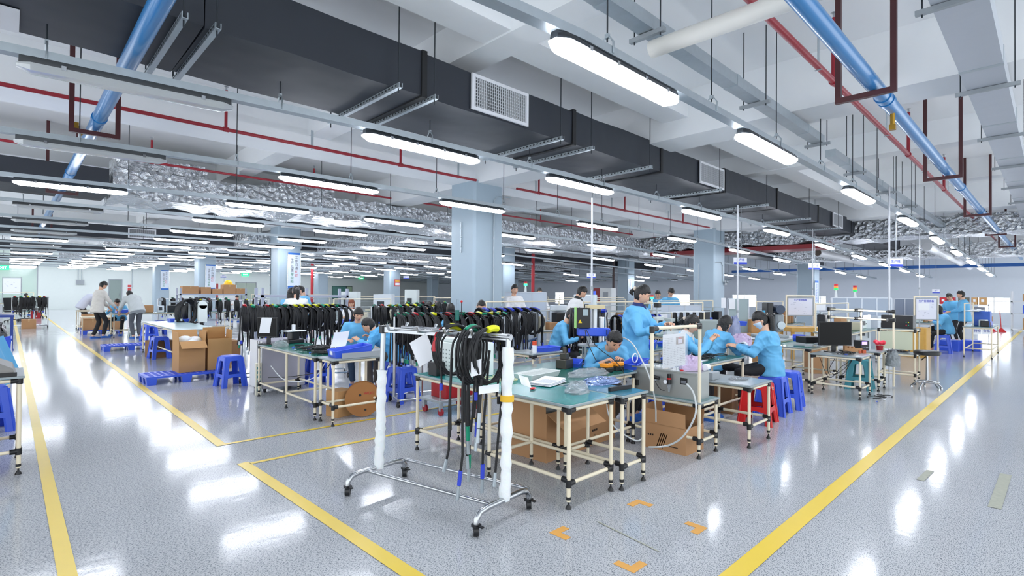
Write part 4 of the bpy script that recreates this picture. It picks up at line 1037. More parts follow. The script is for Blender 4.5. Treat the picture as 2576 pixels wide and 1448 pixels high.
# ------------------------------------------------------------------ people
import numpy as np
seed_ = 0
def remesh(mb, name, m, parent, vox, smooth_it=4, fold=0):
    global seed_; seed_ += 3.7
    o = mb.build(name+'_tmp', m); md = o.modifiers.new('r','REMESH'); md.mode = 'VOXEL'; md.voxel_size = vox
    s = o.modifiers.new('s','SMOOTH'); s.iterations = smooth_it; s.factor = .6
    bpy.context.view_layer.update()
    me = bpy.data.meshes.new_from_object(o.evaluated_get(bpy.context.evaluated_depsgraph_get()))
    bpy.data.objects.remove(o)
    if fold:
        me.update(); nv = len(me.vertices)
        co = np.empty(nv*3,dtype=np.float32); me.vertices.foreach_get('co',co); co = co.reshape(-1,3)
        nn = np.empty(nv*3,dtype=np.float32); me.vertex_normals.foreach_get('vector',nn); nn = nn.reshape(-1,3)
        x, y, z = co.T
        w1 = np.sin(42*z+3.1*np.sin(13*x+seed_)+2.2*np.sin(11*y))*np.sin(9*x+seed_*2+2*np.sin(7*z))
        w2 = (1-np.abs(np.sin(21*z+17*x+2.4*np.sin(15*y+seed_)+1.7*np.sin(9*z))))**4*np.clip(np.sin(8*z+6*x+seed_)+.4,0,1)
        w3 = (1-np.abs(np.sin(24*z-19*x+2*np.sin(12*y-seed_))))**4*np.clip(np.sin(7*z-9*x+seed_*1.7)+.3,0,1)
        co = co+nn*(fold*(.45*w1+1.1*w2+1.0*w3)-fold*.3)[:,None]
        me.vertices.foreach_set('co',co.astype(np.float32).ravel()); me.update()
    me.polygons.foreach_set('use_smooth',[True]*len(me.polygons)); me.name = name
    if not me.materials: me.materials.append(m)
    o = bpy.data.objects.new(name, me); COL.objects.link(o); o.parent = parent
    return o
def ik(S, T, a, b, pole):
    d = T-S; L_ = min(d.length, (a+b)*.995)
    if d.length > 1e-6: u = d.normalized()
    T2 = S+u*L_
    x = (a*a-b*b+L_*L_)/(2*L_); h = math.sqrt(max(0,a*a-x*x))
    p = (pole-u*pole.dot(u)).normalized()
    return S+u*x+p*h, T2
MASKM = mat('face_mask','#cfe0ee',.8); LIP = mat('lips','#b06a60',.5); EYEM = mat('eye','#1d1614',.2); BROW = mat('eyebrow','#2a201c',.8); NAIL = mat('nail','#e2b9a6',.3)
def headpt(a, b, n=None):
    # a: polar from top, b: around (0=+x, pi/2=+y front)
    dx, dy, dz = sin(a)*cos(b), sin(a)*sin(b), cos(a)
    x, y, z = .073*dx, .094*dy, .116*dz
    if dz < 0:
        k = 1-.34*(-dz)**1.6; x *= k; y *= (1-.10*(-dz)**2) if dy > 0 else (1-.45*(-dz))
    if dy > 0:
        y *= .90+.04*abs(dx)
        g = lambda cx,cz,s,t: math.exp(-((x-cx)/s)**2-((z-cz)/t)**2)
        y += .020*g(0,-.022,.011,.018)*1.0+.006*g(0,.0,.008,.03)
        y -= .010*g(.031,.010,.016,.012)+.010*g(-.031,.010,.016,.012)
        y += .005*g(0,.034,.05,.012)+.006*g(0,-.060,.02,.010)+.009*g(0,-.098,.022,.014)+.004*g(.035,-.03,.018,.02)+.004*g(-.035,-.03,.018,.02)
        y -= .003*g(0,-.075,.02,.006)
    return V((x,y,z))
def head_shell(mb, T, m, f, n=26, k=20):
    mb.use(m); vs = []
    for i in range(k+1):
        a = pi*(i+.001)/(k+.002)
        for j in range(n):
            b = 2*pi*j/n; p = headpt(a,b); vs.append(tuple(T @ (p*f(p,a,b))))
    fs = []
    for i in range(k):
        for j in range(n): fs.append((i*n+j,(i+1)*n+j,(i+1)*n+(j+1)%n,i*n+(j+1)%n))
    fs += [tuple(range(n)), tuple(k*n+j for j in range(n-1,-1,-1))]
    mb.add(vs, fs)
def hand(mb, W, u, nrm, side, curl=.7, sc=1.0, near=True):
    u = u.normalized(); nrm = (nrm-u*nrm.dot(u)).normalized(); w_ = u.cross(nrm)*side
    rings = []
    for t,wd,th in ((-.01,.026,.020),(.02,.033,.019),(.055,.041,.016),(.085,.038,.012)):
        c = W+u*t*sc; rg = []
        for i in range(10):
            an = 2*pi*i/10; rg.append(tuple(c+w_*(cos(an)*wd*sc)+nrm*(sin(an)*th*sc)))
        rings.append(rg)
    mb.use(SKIN).loft(rings)
    for k,(o,L_) in enumerate(((-.029,.062),(-.010,.072),(.010,.078),(.029,.068))):
        p = W+u*.08*sc+w_*(-o)*sc; cu = curl*(1+.12*k); d = u.copy(); pts = [p-u*.015]; rr = [.0095*sc]
        ang = .15
        for s,(fr,r) in enumerate(((.45,.0088),(.32,.0080),(.23,.0068))):
            dd = (u*cos(ang)+nrm*sin(ang)+w_*(-o)*1.2).normalized(); p = p+dd*L_*fr*sc; pts.append(p); rr.append(r*sc); ang += cu
        mb.tube(pts, rr, 8); mb.sph(p, .0066*sc, 8, 5)
    p = W+u*.025*sc+w_*.030*sc; d = (u*.6+w_*.62+nrm*.5).normalized(); q = p+d*.036*sc; r2 = q+(u*.85+w_*.1+nrm*.5).normalized()*.032*sc
    mb.tube([W+u*.01*sc+w_*.015*sc,p,q,r2],[.013*sc,.0125*sc,.0105*sc,.0085*sc],8); mb.sph(r2,.0085*sc,8,5)
def person(label, x, y, rz, height=1.6, pose='stand', lean=5, seat=.47, hands=None, head=(15,0), top=COATB, pants=PBLACK, hair='short', mask=False, near=0, shoes=SHOEB, bulk=1.0, feet=None, collar=None, hairm=HAIR, cap=False, spread=.10, sleeve=1.0, side_lean=0):
    s = height/1.66; t = thing('person',label,'person',(x,y,0),rz)
    vox = (.030,.019,.0135)[near]
    hipz = .87*s if pose != 'sit' else seat+.085*s
    la = rad(lean); P = V((0,0,hipz)); spine = [P]; dirs = []
    n = 10; L_ = (.52 if pose != 'sit' else .485)*s; ang = la*.55
    sl = rad(side_lean)
    for i in range(n):
        a = la*(.55+.75*i/n); d = V((sin(sl),sin(a)*cos(sl),cos(a)*cos(sl))).normalized(); dirs.append(d); spine.append(spine[-1]+d*(L_/n))
    dirs.append(dirs[-1]); N = spine[-1]; dN = dirs[-1]
    X = V((1,0,0))
    def ring(c, d, w_, dp, m=18):
        f = X.cross(d).normalized(); f = -f if f.y > 0 and False else f
        xx = d.cross(f).normalized() if True else X
        return [tuple(c+xx*(cos(2*pi*i/m)*w_)+f*(sin(2*pi*i/m)*dp)) for i in range(m)]
    prof = [(.0,.175,.125),(.1,.172,.122),(.2,.162,.115),(.35,.158,.112),(.5,.168,.115),(.7,.182,.118),(.82,.178,.108),(.92,.135,.085),(1.0,.062,.055)]
    def torso(mb, k, extra, hem=0, down=.0):
        rg = []
        if hem: 
            d0 = dirs[0] if pose != 'sit' else V((0,.0,1)); rg.append(ring(spine[0]-d0*hem*s, d0, (.185+extra)*s*k, (.135+extra)*s*k))
        for f,w_,dp in prof:
            i = f*n; a = int(min(i,n-1)); c = spine[a].lerp(spine[a+1], i-a); rg.append(ring(c, dirs[min(int(i),n)], (w_*k+extra)*s, (dp*k+extra)*s))
        mb.loft(rg)
    shL = spine[9]+X*-.165*s-dN*.015*s; shR = spine[9]+X*.165*s-dN*.015*s
    hl, hr = hands or ((-.2,.12,hipz-.03*s),(.2,.12,hipz-.03*s))
    ua, fa = .285*s, .245*s
    arms = []
    for S_,T_,sd in ((shL,V(hl),-1),(shR,V(hr),1)):
        E_, W_ = ik(S_, T_, ua, fa, V((sd*.55,-.45,-.75))); arms.append((S_,E_,W_,sd))
    # legs
    legs = []
    for sd in (-1,1):
        hp = P+X*sd*.085*s
        if pose == 'sit':
            kn = hp+V((sd*.06*s,.40*s,.005)); ft = V((sd*(spread+.02),.38*s,.06)) if not feet else V(feet[0 if sd<0 else 1])
            kn2,_ = ik(hp, ft+V((0,0,.03)), .41*s, .42*s, V((sd*.25,.8,.75))); kn = kn2
        else:
            ft = V((sd*spread,0,.07)) if not feet else V(feet[0 if sd<0 else 1])
            kn,_ = ik(hp, ft, .42*s, .42*s, V((sd*.1,1,.1)))
        legs.append((hp,kn,ft,sd))
    # clothing: jacket
    j = MB().use(top); ex = .028*bulk
    torso(j, bulk, ex, hem=.13 if pose != 'sit' else .10)
    for S_,E_,W_,sd in arms:
        w2 = W_.lerp(E_,.06+ (0 if sleeve>=1 else .75*(1-sleeve)))
        j.tube([S_-X*sd*.07*s,S_,S_.lerp(E_,.5),E_,E_.lerp(w2,.5),w2],[.075*s*bulk,.078*s*bulk,.064*s*bulk,.057*s*bulk,.052*s*bulk,.040*s*bulk],14)
    jo = remesh(j,'jacket',top,t,vox,fold=.013 if near == 2 else .011 if near == 1 else 0)
    if collar:
        c = MB().use(collar); a = N+dN*.0; rg=[]
        c.loft([ring(N-dN*.035*s,dN,.098*s,.086*s),ring(N+dN*.02*s,dN,.072*s,.068*s),ring(N+dN*.045*s,dN,.064*s,.064*s),ring(N+dN*.035*s,dN,.050*s,.050*s)]); 
        F_ = X.cross(dN).normalized(); F_ = -F_
        if F_.y < 0 and abs(F_.y) > .1: F_ = -F_
        c.tube([N+F_*.068*s+dN*.02*s,N+F_*.125*s-dN*.10*s,N+F_*.145*s-dN*.30*s],[.022*s,.020*s,.012*s],8)
        c.build('collar',None,t)
    # trousers
    tr = MB().use(pants)
    hr_ = .118*s
    tr.sph(P+V((0,-.01,.0)),(.158*s,.12*s,.10*s),16,10)
    for hp,kn,ft,sd in legs:
        tr.tube([hp+V((0,0,.05*s)),hp,hp.lerp(kn,.5),kn,kn.lerp(ft,.5),ft+V((0,0,.035))],[.075*s,.088*s,.078*s,.064*s,.057*s,.052*s],12)
    remesh(tr,'trousers',pants,t,vox,fold=.005 if near else 0)
    # body
    b = MB().use(SKIN)
    torso(b,.86,-.004)
    for S_,E_,W_,sd in arms: b.tube([S_,S_.lerp(E_,.5),E_,E_.lerp(W_,.4),W_],[.045*s,.042*s,.036*s,.036*s,.024*s],10)
    for hp,kn,ft,sd in legs: b.tube([hp,hp.lerp(kn,.5),kn,kn.lerp(ft,.4),ft+V((0,-.01,-.01))],[.07*s,.062*s,.048*s,.046*s,.030*s],10)
    hp_, hy = rad(head[0]), rad(head[1])
    base = M4.Rotation(-la*.6-hp_*.4,4,'X')
    C_ = N+dN*.03*s+ (base.to_3x3() @ V((0,.024,.116)))*s
    T = M4.Translation(C_) @ M4.Rotation(hy,4,'Z') @ M4.Rotation(-hp_,4,'X') @ M4.Scale(s*1.02,4)
    b.tube([N-dN*.04*s,N+dN*.03*s,C_+(T.to_3x3()@V((0,-.025,-.06)))],[.062*s,.052*s,.050*s],12)
    head_shell(b, T, SKIN, lambda p,a,b_:1)
    for sd in (-1,1):
        e = MB(T); b.use(SKIN); q = MB(); q.sph((0,0,0),(.010,.018,.030),10,8)
        o_ = len(b.v); M_ = T @ M4.Translation((sd*.072,-.008,-.008)) @ M4.Rotation(sd*.25,4,'Z'); b.add([tuple(M_ @ V(v_)) for v_ in q.v], q.f)
        if near or True:
            q = MB(); q.sph((0,0,0),(.0125,.005,.0045),10,6); M_ = T @ M4.Translation((sd*.031,.0755,.010)); b.use(EYEM); b.add([tuple(M_ @ V(v_)) for v_ in q.v], q.f)
            b.use(BROW); b.tube([T@V((sd*.016,.0835,.028)),T@V((sd*.031,.083,.033)),T@V((sd*.046,.075,.029))],[.0022,.003,.0018],6)
    if not mask:
        b.use(LIP); b.tube([T@V((-.020,.0775,-.060)),T@V((-.008,.0865,-.057)),T@V((.008,.0865,-.057)),T@V((.020,.0775,-.060))],[.002,.0052,.0052,.002],8)
        b.use(SKIN); 
        for sd in (-1,1): b.sph(tuple(T@V((sd*.009,.092,-.030))),.0065*s,8,5)
    for S_,E_,W_,sd in arms:
        u = (W_-E_).normalized(); u = (u+V((-sd*.15,.1,-.05))).normalized()
        hand(b, W_, u, V((-sd*.35,0,-1)), sd, .65, s*.98)
    b.build('body', None, t)
    if near == 0 and False: pass
    # hair
    h = MB()
    long_ = hair in ('long','bob')
    def hf(p,a,b_):
        z, yv = p.z, p.y
        line = (.045+.0*abs(p.x)) if yv > .045 else (.02 if yv > .015 else (-.005 if yv > -.01 else -.075))
        if hair in ('fringe','long','bob','pony') and yv > .045: line = .026
        if hair == 'fringe' and .0 < yv <= .045: line = -.02
        if hair in ('long','bob') and yv < .035: line = -.10
        if hair == 'buzz' and yv > .045: line = .055
        k = 1.13 if hair != 'buzz' else 1.045
        if hair in ('long','bob'): k = 1.17
        d_ = (z-line)/.010
        return .90+(k-.90)*max(0,min(1,d_*.5+.5))
    head_shell(h, T, hairm, hf, 30, 24)
    if hair == 'long' or hair == 'bob':
        dn = .16 if hair == 'bob' else .30
        rg = []
        for i in range(6):
            f = i/5; c = T @ V((0,-.030-.01*f,-.03)); c = c+V((0,-.02*f,-dn*s*f)); wd = (.088-.02*f*f)*s; dp = (.062-.025*f)*s
            rg.append([tuple(c+V((cos(2*pi*k/14)*wd,sin(2*pi*k/14)*dp,0))) for k in range(14)])
        h.loft(rg)
    if hair in ('pony','bun'):
        q = T @ V((0,-.105,.035)); L2 = .34*s if hair == 'pony' else .08*s
        pts = [T@V((0,-.085,.04)), q, q+V((0,-.045,-.03))*s, q+V((0,-.055,-L2*.5)), q+V((0,-.03,-L2))]
        kq = 1 if hair == 'pony' else .62; h.tube(pts,[.022*s*kq,.030*s*kq,.040*s*kq,.036*s*kq,.010*s],10)
        MB().use(mat('hair_tie','#cdbfae',.6)).tube([q+V((0,.012,.004)),q+V((0,-.012,-.008))],.030*s,10).build('hair_tie',None,t)
    h.build('hair',None,t)
    if mask:
        mk_ = MB(); head_shell(mk_, T, MASKM, lambda p,a,b_: .93+(.12 if (p.y > .012 and -.098 < p.z < -.006) else 0), 26, 22); mk_.build('face_mask',None,t)
        for sd in (-1,1): pass
    # shoes
    if pose != 'none':
        for hp,kn,ft,sd in legs:
            f_ = MB().use(shoes); z0 = max(0,ft.z-.07)
            rg = []
            for yy,wd,hh in ((-.065,.022,.045),(-.05,.034,.06),(0,.036,.065),(.06,.042,.055),(.12,.044,.04),(.165,.030,.028),(.18,.010,.015)):
                rg.append([(ft.x+sd*.01+wd*s*cx_, ft.y+yy*s, z0+(hh if cz_ > 0 else 0)*1.0*(1 if cz_>0 else 0)+(0 if cz_<=0 else 0)) for cx_,cz_ in ((-1,0),(1,0),(1,.5),(.6,1),(-.6,1),(-1,.5))])
            f_.loft(rg); f_.build('shoe',None,t)
    return t
def PY(px, Y): return (xN(px,Y), Y)
def PD(px, dep):
    d = R3 @ V(((px-1288)/FPX,0,-1.0)); return (d.x*dep, d.y*dep)
# near people
wx, wy = PD(1597,6.05)
person('woman in a blue coat standing behind the paper pocket, looking at her hands',wx,wy,rad(-166),1.57,'stand',5,hands=((.04,.38,1.12),(.16,.34,1.08)),head=(24,12),hair='bun',near=2,collar=NAVY,bulk=1.12)
q = PD(1592,6.12)
mx, my = PD(1506,5.75)
person('worker in a blue coat bent over the table behind the blue press',mx,my,rad(150),1.56,'sit',46,seat=.47,hands=((-.08,.44,.76),(.16,.46,.76)),head=(38,0),hair='short',near=2,pants=PBROWN,feet=((-.05,.15,.06),(.16,.2,.06)))
ax, ay = PD(1704,6.35)
person('woman in a blue coat seated at the teal bench holding a part up',ax,ay,rad(-164),1.52,'sit',16,seat=.47,hands=((-.06,.40,.93),(.05,.40,.93)),head=(20,4),hair='bun',near=2,collar=mat('print_scarf','#d8d4cf',.8))
bx_, by_ = PD(1786,7.0)
person('woman with loose black hair seated at the teal bench, reaching to the right',bx_,by_,rad(-112),1.52,'sit',26,seat=.47,hands=((-.10,.46,.76),(.12,.46,.76)),head=(34,-8),hair='bob',near=2)
person('seated woman in blue with a face mask and long ponytail by the red stool',6.86,2.45,rad(20),1.58,'sit',10,seat=.47,hands=((-.10,.40,.80),(.10,.42,.80)),head=(24,8),hair='pony',mask=True,near=2,bulk=1.05)
gx, gy = 4.12,6.68
person('man in a blue coat bent far over the green bench',gx,gy,rad(38),1.62,'sit',52,seat=.47,hands=((-.25,.50,.76),(.2,.50,.76)),head=(30,10),hair='short',near=2,pants=PBROWN,bulk=1.1,top=mat('blue_cloth_light','#55abe2',.62,bump=.85,bscale=9))
ix, iy = PD(897,8.3)
person('woman in a blue coat with dark fringe facing the bending man',ix,iy,rad(165),1.52,'sit',14,seat=.47,head=(18,0),hair='fringe',near=1,pants=JEANS,hands=((-.2,.3,.72),(.2,.3,.72)))
jx, jy = PD(1211,8.8)
person('man with cropped black hair behind the row of cable coils, below the main column',jx,jy,rad(140),1.62,'sit',10,seat=.55,head=(34,10),hair='buzz',near=1,top=COATW,hands=((-.2,.3,.78),(.2,.3,.78)))
kx, ky = PD(1437,9.9)
person('young man in a white coat standing, looking down',kx,ky,rad(-128),1.64,'stand',16,head=(36,0),hair='short',top=COATW,near=1,hands=((-.1,.38,.98),(.1,.38,.98)),collar=BLACK)
kx, ky = PD(1400,8.5)
person('young man in blue seated at a bench, looking down at his hands',kx,ky,rad(-150),1.6,'sit',24,seat=.47,head=(26,-10),hair='fringe',near=1,hands=((-.15,.4,.76),(.15,.4,.76)))
# left group
person('man in a beige jacket and black trousers standing at the white bench',*PY(246,19.9),rad(-72),1.74,'stand',9,head=(30,0),top=BEIGEJ,near=1,hands=((-.16,.42,.84),(.14,.46,.84)),feet=((-.09,-.06,.07),(.10,.12,.08)))
person('man in a pale grey shirt and grey trousers bending over the white bench',*PY(345,19.2),rad(12),1.72,'stand',56,head=(30,0),top=GREYJ,pants=PGREY,near=1,hands=((-.28,.5,.78),(.02,.55,.78)),sleeve=.75,spread=.08)
person('man in a lavender shirt bending at the far left carton table',*PY(206,24.9),rad(-80),1.66,'stand',48,head=(35,0),top=LAVJ,near=0,hands=((-.2,.45,.75),(.1,.5,.75)))
person('man in blue sitting behind the white bench between two others',*PY(302,21.0),rad(160),1.6,'sit',30,seat=.47,head=(40,20),near=0,hands=((-.2,.4,.8),(.2,.4,.8)),top=COATB)
# middle distance
G2 = [
 ('woman with a black ponytail in a white coat behind the cable coils',748,10.6,-10,1.58,'stand',8,'pony',COATW,12),
 ('woman with long black hair in blue, left of the one in white',728,11.2,-50,1.54,'stand',6,'long',COATB,12),
 ('young man in blue right of the woman in the white coat',772,12.8,60,1.62,'stand',10,'fringe',COATB,30),
 ('worker with reddish hair facing this way beyond the coils',885,13.4,150,1.55,'sit',6,'long',COATW,10),
 ('worker in blue seated beside the black monitor, beyond the coils',1066,11.9,200,1.52,'sit',12,'short',COATB,25),
 ('worker in blue with black hair seen from behind, left of the main column',1108,11.0,-20,1.54,'sit',12,'bob',COATB,15),
 ('second worker in blue next to the main column, seen from behind',1133,9.5,-40,1.54,'sit',14,'bob',COATB,15),
 ('worker whose black hair shows above the pale partition, right one',1355,15.0,160,1.62,'stand',2,'short',COATW,10),
 ('worker whose black hair shows above the pale partition, left one',1292,12.0,160,1.66,'stand',2,'short',COATW,10),
 ('dark-haired worker in blue looking left above the grey partition',1657,14.8,110,1.58,'stand',8,'short',COATB,20),
 ('young man in blue looking down above the grey partition',1684,14.1,140,1.66,'stand',8,'fringe',COATB,34),
 ('worker whose dark hair shows behind the man in the white coat',1446,11.8,150,1.55,'sit',15,'short',COATB,30),
 ('seated person in blue facing away at the far right bench',2386,13.5,10,1.52,'sit',20,'bob',COATB,20),
 ('tall man in blue standing at the far right bench',2427,15.2,10,1.64,'stand',6,'short',COATB,10),
 ('person with dark hair working beyond the tall man at the far right',2399,16.5,60,1.6,'stand',14,'short',COATB,30),
 ('seated person in blue at the left of the far right group',2367,15.2,-30,1.5,'sit',20,'short',COATB,30),
 ('person in black sitting at the far left office desk',60,29.0,-60,1.5,'sit',10,'short',PBLACK,10),
 ('worker far off below the exit sign by the pale double door',598,25.0,150,1.55,'sit',8,'short',COATW,20),
 ('worker with a pale face behind the large hanging cable rolls',494,16.3,170,1.52,'sit',10,'short',COATB,15),
]
for (l,px,dep,rz,hh,ps_,ln,hr,tp,hd) in G2:
    x_, y_ = PD(px,dep)
    person(l,x_,y_,rad(rz),hh,ps_,ln,head=(hd,0),top=tp,hair=hr,near=1 if dep < 13 else 0,hands=((-.18,.36,.82 if ps_=='sit' else 1.0),(.18,.36,.82 if ps_=='sit' else 1.0)),hairm=mat('auburn_hair','#8a4a30',.5,bump=.4,bscale=60) if 'reddish' in l else HAIR,seat=.50 if ps_=='sit' else .47)
# ------------------------------------------------------------------ equipment and desk items
def W3(px,py,z): p = at(px,py,z); return p
def box1(name,label,cat,c,dims,m,rz=0,r=.006,group=None,parts=()):
    t = thing(name,label,cat,c,rz,group); w,d,h = dims
    MB().bbox(-w/2,-d/2,0,w/2,d/2,h,r,m).build('body',None,t,smooth=False)
    return t
def tray(label,c,w,d,h,rz=0,m=BLUEP,name='parts_tray',open_=True,group=None):
    t = thing(name,label,'tray',c,rz,group); a=.012; th=.004
    mb = MB().use(m)
    o = [(-w/2,-d/2),(w/2,-d/2),(w/2,d/2),(-w/2,d/2)]; ii = [(x*(1-2*a/w),y*(1-2*a/d)) for x,y in o]
    fr = .55 if open_ else 1
    hz = [h*fr,h*fr if False else h,h,h*fr] if open_ else [h]*4
    V_ = [(x,y,0) for x,y in ii]+[(x,y,hz[k]) for k,(x,y) in enumerate(o)]
    inn = [(x*.97,y*.97,th) for x,y in ii]+[(x*.96,y*.96,hz[k]) for k,(x,y) in enumerate(o)]
    mb.add(V_+inn,[(3,2,1,0),(0,1,5,4),(1,2,6,5),(2,3,7,6),(3,0,4,7),(8,9,10,11),(9,8,12,13),(10,9,13,14),(11,10,14,15),(8,11,15,12),(4,5,13,12),(5,6,14,13),(6,7,15,14),(7,4,12,15)])
    mb.build('tub',None,t,smooth=False)
    rm = MB().use(m); 
    for k in range(4):
        p,q = o[k],o[(k+1)%4]; rm.tube([(p[0],p[1],hz[k]),(q[0],q[1],hz[(k+1)%4])],.005,6)
    rm.build('rim',None,t); return t
def bagmesh(label,c,dims,m=BAG,seed=0,name='plastic_bag',rz=0,cat='bag'):
    rnd = random.Random(seed); t = thing(name,label,cat,c,rz); mb = MB(); n,k = 20,9; rg=[]
    for i in range(k):
        f = i/(k-1); z = dims[2]*sin(f*pi/2); wd = cos(f*pi/2)**.55
        rg.append([(cos(2*pi*j/n)*dims[0]/2*wd*(1+rnd.uniform(-.16,.16)), sin(2*pi*j/n)*dims[1]/2*wd*(1+rnd.uniform(-.16,.16)), z*(1+rnd.uniform(-.2,.2)*(i>0))) for j in range(n)])
    mb.loft(rg); mb.build('film',m,t); return t
# --- items on the nearest benches
foamtray = tray('white foam tray with combs on the benches behind the foam post',W3(1352,948,.702),.42,.20,.045,.1,mat('foam_white','#dfe4e2',.7),open_=False,name='foam_tray')
k = MB().use(mat('foam_white','#dfe4e2',.7))
for i in range(14): k.box(-.19+i*.028,-.09,.004,-.18+i*.028,.09,.035)
k.build('ribs',None,foamtray,smooth=False)
bk = thing('instruction_booklet','open white printed booklet lying on the nearest teal bench','booklet',W3(1378,965,.703),.25)
for i in range(3): MB().sheet((.0+.012*i,.01*i,.006+.006*i),(.30,0,0),(0,.20,0),10,3,lambda a,b:.012*max(0,a)**1*(i+1)*.8,PAPER,.0015).build('page',None,bk)
k = MB().use(mat('faint_ink','#8f97ad',.8))
for i in range(8): k.box(-.10,-.07+i*.018,.026,.06,-.066+i*.018,.0265)
k.build('print',None,bk,smooth=False)
bagmesh('clear plastic bag with a green mark at the front of the nearest bench',W3(1452,985,.703),(.26,.17,.075),seed=1,rz=.4)
bagmesh('large silvery blue antistatic bag lying across the benches',W3(1512,964,.703),(.36,.15,.05),mat('silver_blue_bag','#8fa3d0',.12,.5,bump=1.2,bscale=18),seed=2,rz=-.35)
bagmesh('flattened clear film heap behind the silvery bag',W3(1480,943,.703),(.50,.16,.06),seed=3,rz=-.1)
o = MB().box(-.12,-.012,0,.12,.012,.03,BLACK).build('black_bar',None,smooth=False,loc=W3(1560,980,.703),rz=-.15); tag(o,'black rubber bar lying across the join of the two front benches','bar')
t = thing('tape_cutter','small red tape cutter on the nearest teal bench','cutter',W3(1340,979,.703),.3); MB().sph((0,0,.009),(.035,.02,.009),16,6,REDP).build('body',None,t); MB().box(.028,-.004,.004,.06,.004,.008,STEEL).build('blade',None,t,smooth=False)
t = thing('metal_fixture','dark stepped steel block fixture beside the blue press','fixture',W3(1420,925,.702),.2)
DK = mat('oily_steel','#57534d',.4,.7); MB().use(DK).bbox(-.08,-.06,0,.08,.06,.09,.006).bbox(-.035,-.035,.09,.035,.035,.15,.004).box(.08,-.03,0,.14,.03,.035).build('block',None,t,smooth=False); B(DK).tube([(0,0,.15),(0,0,.21)],.02,14).build('pin',None,t)
# --- blue press
pc = W3(1500,915,.702); PR = thing('bench_press','blue pneumatic bench press with steel column, black box and round jig','press',(pc.x,pc.y,.702),rad(-42))
B(BLUEP).bbox(-.14,-.16,0,.16,.14,.025,.006).build('base',None,PR,smooth=False)
MB().tube([(.06,.03,.02),(.06,.03,.50)],.033,24,STEEL).build('column',None,PR)
B(BLUEP).bbox(-.20,-.05,.30,.14,.09,.385,.012).build('arm',None,PR,smooth=False)
kk = MB().use(BLACK)
for z in (.325,.345,.365): kk.tube([(.10,-.052,z),(.10,-.056,z)],.007,10); kk.tube([(.125,-.052,z),(.125,-.056,z)],.007,10)
kk.build('bolts',None,PR)
MB().tube([(-.02,.02,.385),(-.02,.02,.59)],.030,20,mat('cylinder_white','#d5dadd',.3,.3)).build('air_cylinder',None,PR)
MB().bbox(-.11,-.05,.59,.08,.08,.63,.004,mat('beige_plate','#cfc09a',.5)).build('top_plate',None,PR,smooth=False)
MB().tube([(-.02,.02,.63),(-.02,.02,.74)],[.022,.022],14,GALV).tube([(-.02,.02,.74),(-.02,.02,.78)],.014,12,BLUEP).build('stroke_adjuster',None,PR)
MB().bbox(-.23,-.08,.385,-.08,.02,.60,.008,BLACK).build('control_box',None,PR,smooth=False)
MB().box(-.238,-.082,.385,-.228,.02,.605,mat('lime_edge','#9ad07a',.5)).build('box_edge',None,PR,smooth=False)
MB().box(-.16,-.083,.52,-.105,-.081,.585,mat('label_grey','#9fb0b6',.5)).build('label',None,PR,smooth=False)
MB().add([(-.21,-.083,.44),(-.17,-.083,.44),(-.19,-.083,.48)],[(0,1,2)]).build('warning_triangle',mat('warn_yellow','#e8c41c',.5),PR,smooth=False)
J = mat('grey_cast','#8f979b',.4,.6)
jg = MB().use(J); 
for z,r in ((.03,.10),(.06,.12),(.20,.11)): jg.tube([(-.10,-.06,z),(-.10,-.06,z+.018)],r,28)
for a in (0,2.1,4.2): jg.tube([(-.10+cos(a)*.08,-.06+sin(a)*.08,.02),(-.10+cos(a)*.08,-.06+sin(a)*.08,.21)],.014,10)
jg.tube([(-.10,-.06,.07),(-.10,-.06,.11)],.05,20); jg.tube([(-.10,-.06,.22),(-.10,-.06,.30)],.018,12)
jg.build('round_jig',None,PR)
for i,(px,py) in enumerate(((1526,935),(1553,931))):
    q = W3(px,py,.702); t = thing('button_box','orange and black push button box, '+('left' if i==0 else 'right')+' of the pair beside the press','switch box',q,rad(-10),'orange button boxes')
    MB().bbox(-.055,-.045,0,.055,.045,.045,.008,BLACK).build('lower_case',None,t,smooth=False); MB().bbox(-.055,-.045,.045,.055,.045,.085,.01,mat('orange_plastic','#f0951c',.35)).build('upper_case',None,t,smooth=False); MB().tube([(0,0,.085),(0,0,.10)],.018,14,mat('dark_button','#33373c',.4)).build('button',None,t)
tray('small blue tray behind the dark steel fixture',W3(1447,922,.702),.16,.12,.07,.4)
tr1 = tray('blue parts basket holding a white ring, right of the orange buttons',W3(1597,927,.702),.24,.18,.10,.05)
rg = []; 
o = MB().tube([(cos(a)*.045,0,.10+sin(a)*.045) for a in [i*pi/10 for i in range(21)]],.007,8).build('tape_ring',PAPER,loc=W3(1597,925,.702)); tag(o,'white ring standing in the blue basket by the press','ring')
def wire(label,pts,r=.004,m=RUBBER,cat='cable',name='loose_cable',n=7,parent=None):
    P = [V(p) for p in pts]; out=[]
    for i in range(len(P)-1):
        p0,p1,p2,p3 = P[max(i-1,0)],P[i],P[i+1],P[min(i+2,len(P)-1)]
        for j in range(6):
            t_ = j/6; out.append(.5*((2*p1)+(-p0+p2)*t_+(2*p0-5*p1+4*p2-p3)*t_*t_+(-p0+3*p1-3*p2+p3)*t_**3))
    out.append(P[-1]); o = MB().tube(out,r,n).build(name,m,parent)
    return tag(o,label,cat) if not parent else o
TUBEW = mat('air_tube_white','#dfe5e6',.25,trans=.3)
wire('white air hose arching from the press to the grey control box',[atd(1545,842,5.6),atd(1585,858,5.2),atd(1612,900,4.75),atd(1634,950,4.62),atd(1648,1010,4.66),atd(1650,1060,4.7)],.007,TUBEW,'hose','air_hose')
wire('white air hose looping from the regulator down to the floor',[atd(1727,965,4.36),atd(1745,990,4.3),atd(1750,1040,4.25),atd(1720,1095,4.3),atd(1680,1120,4.4),atd(1632,1124,4.5)],.008,TUBEW,'hose','air_hose')
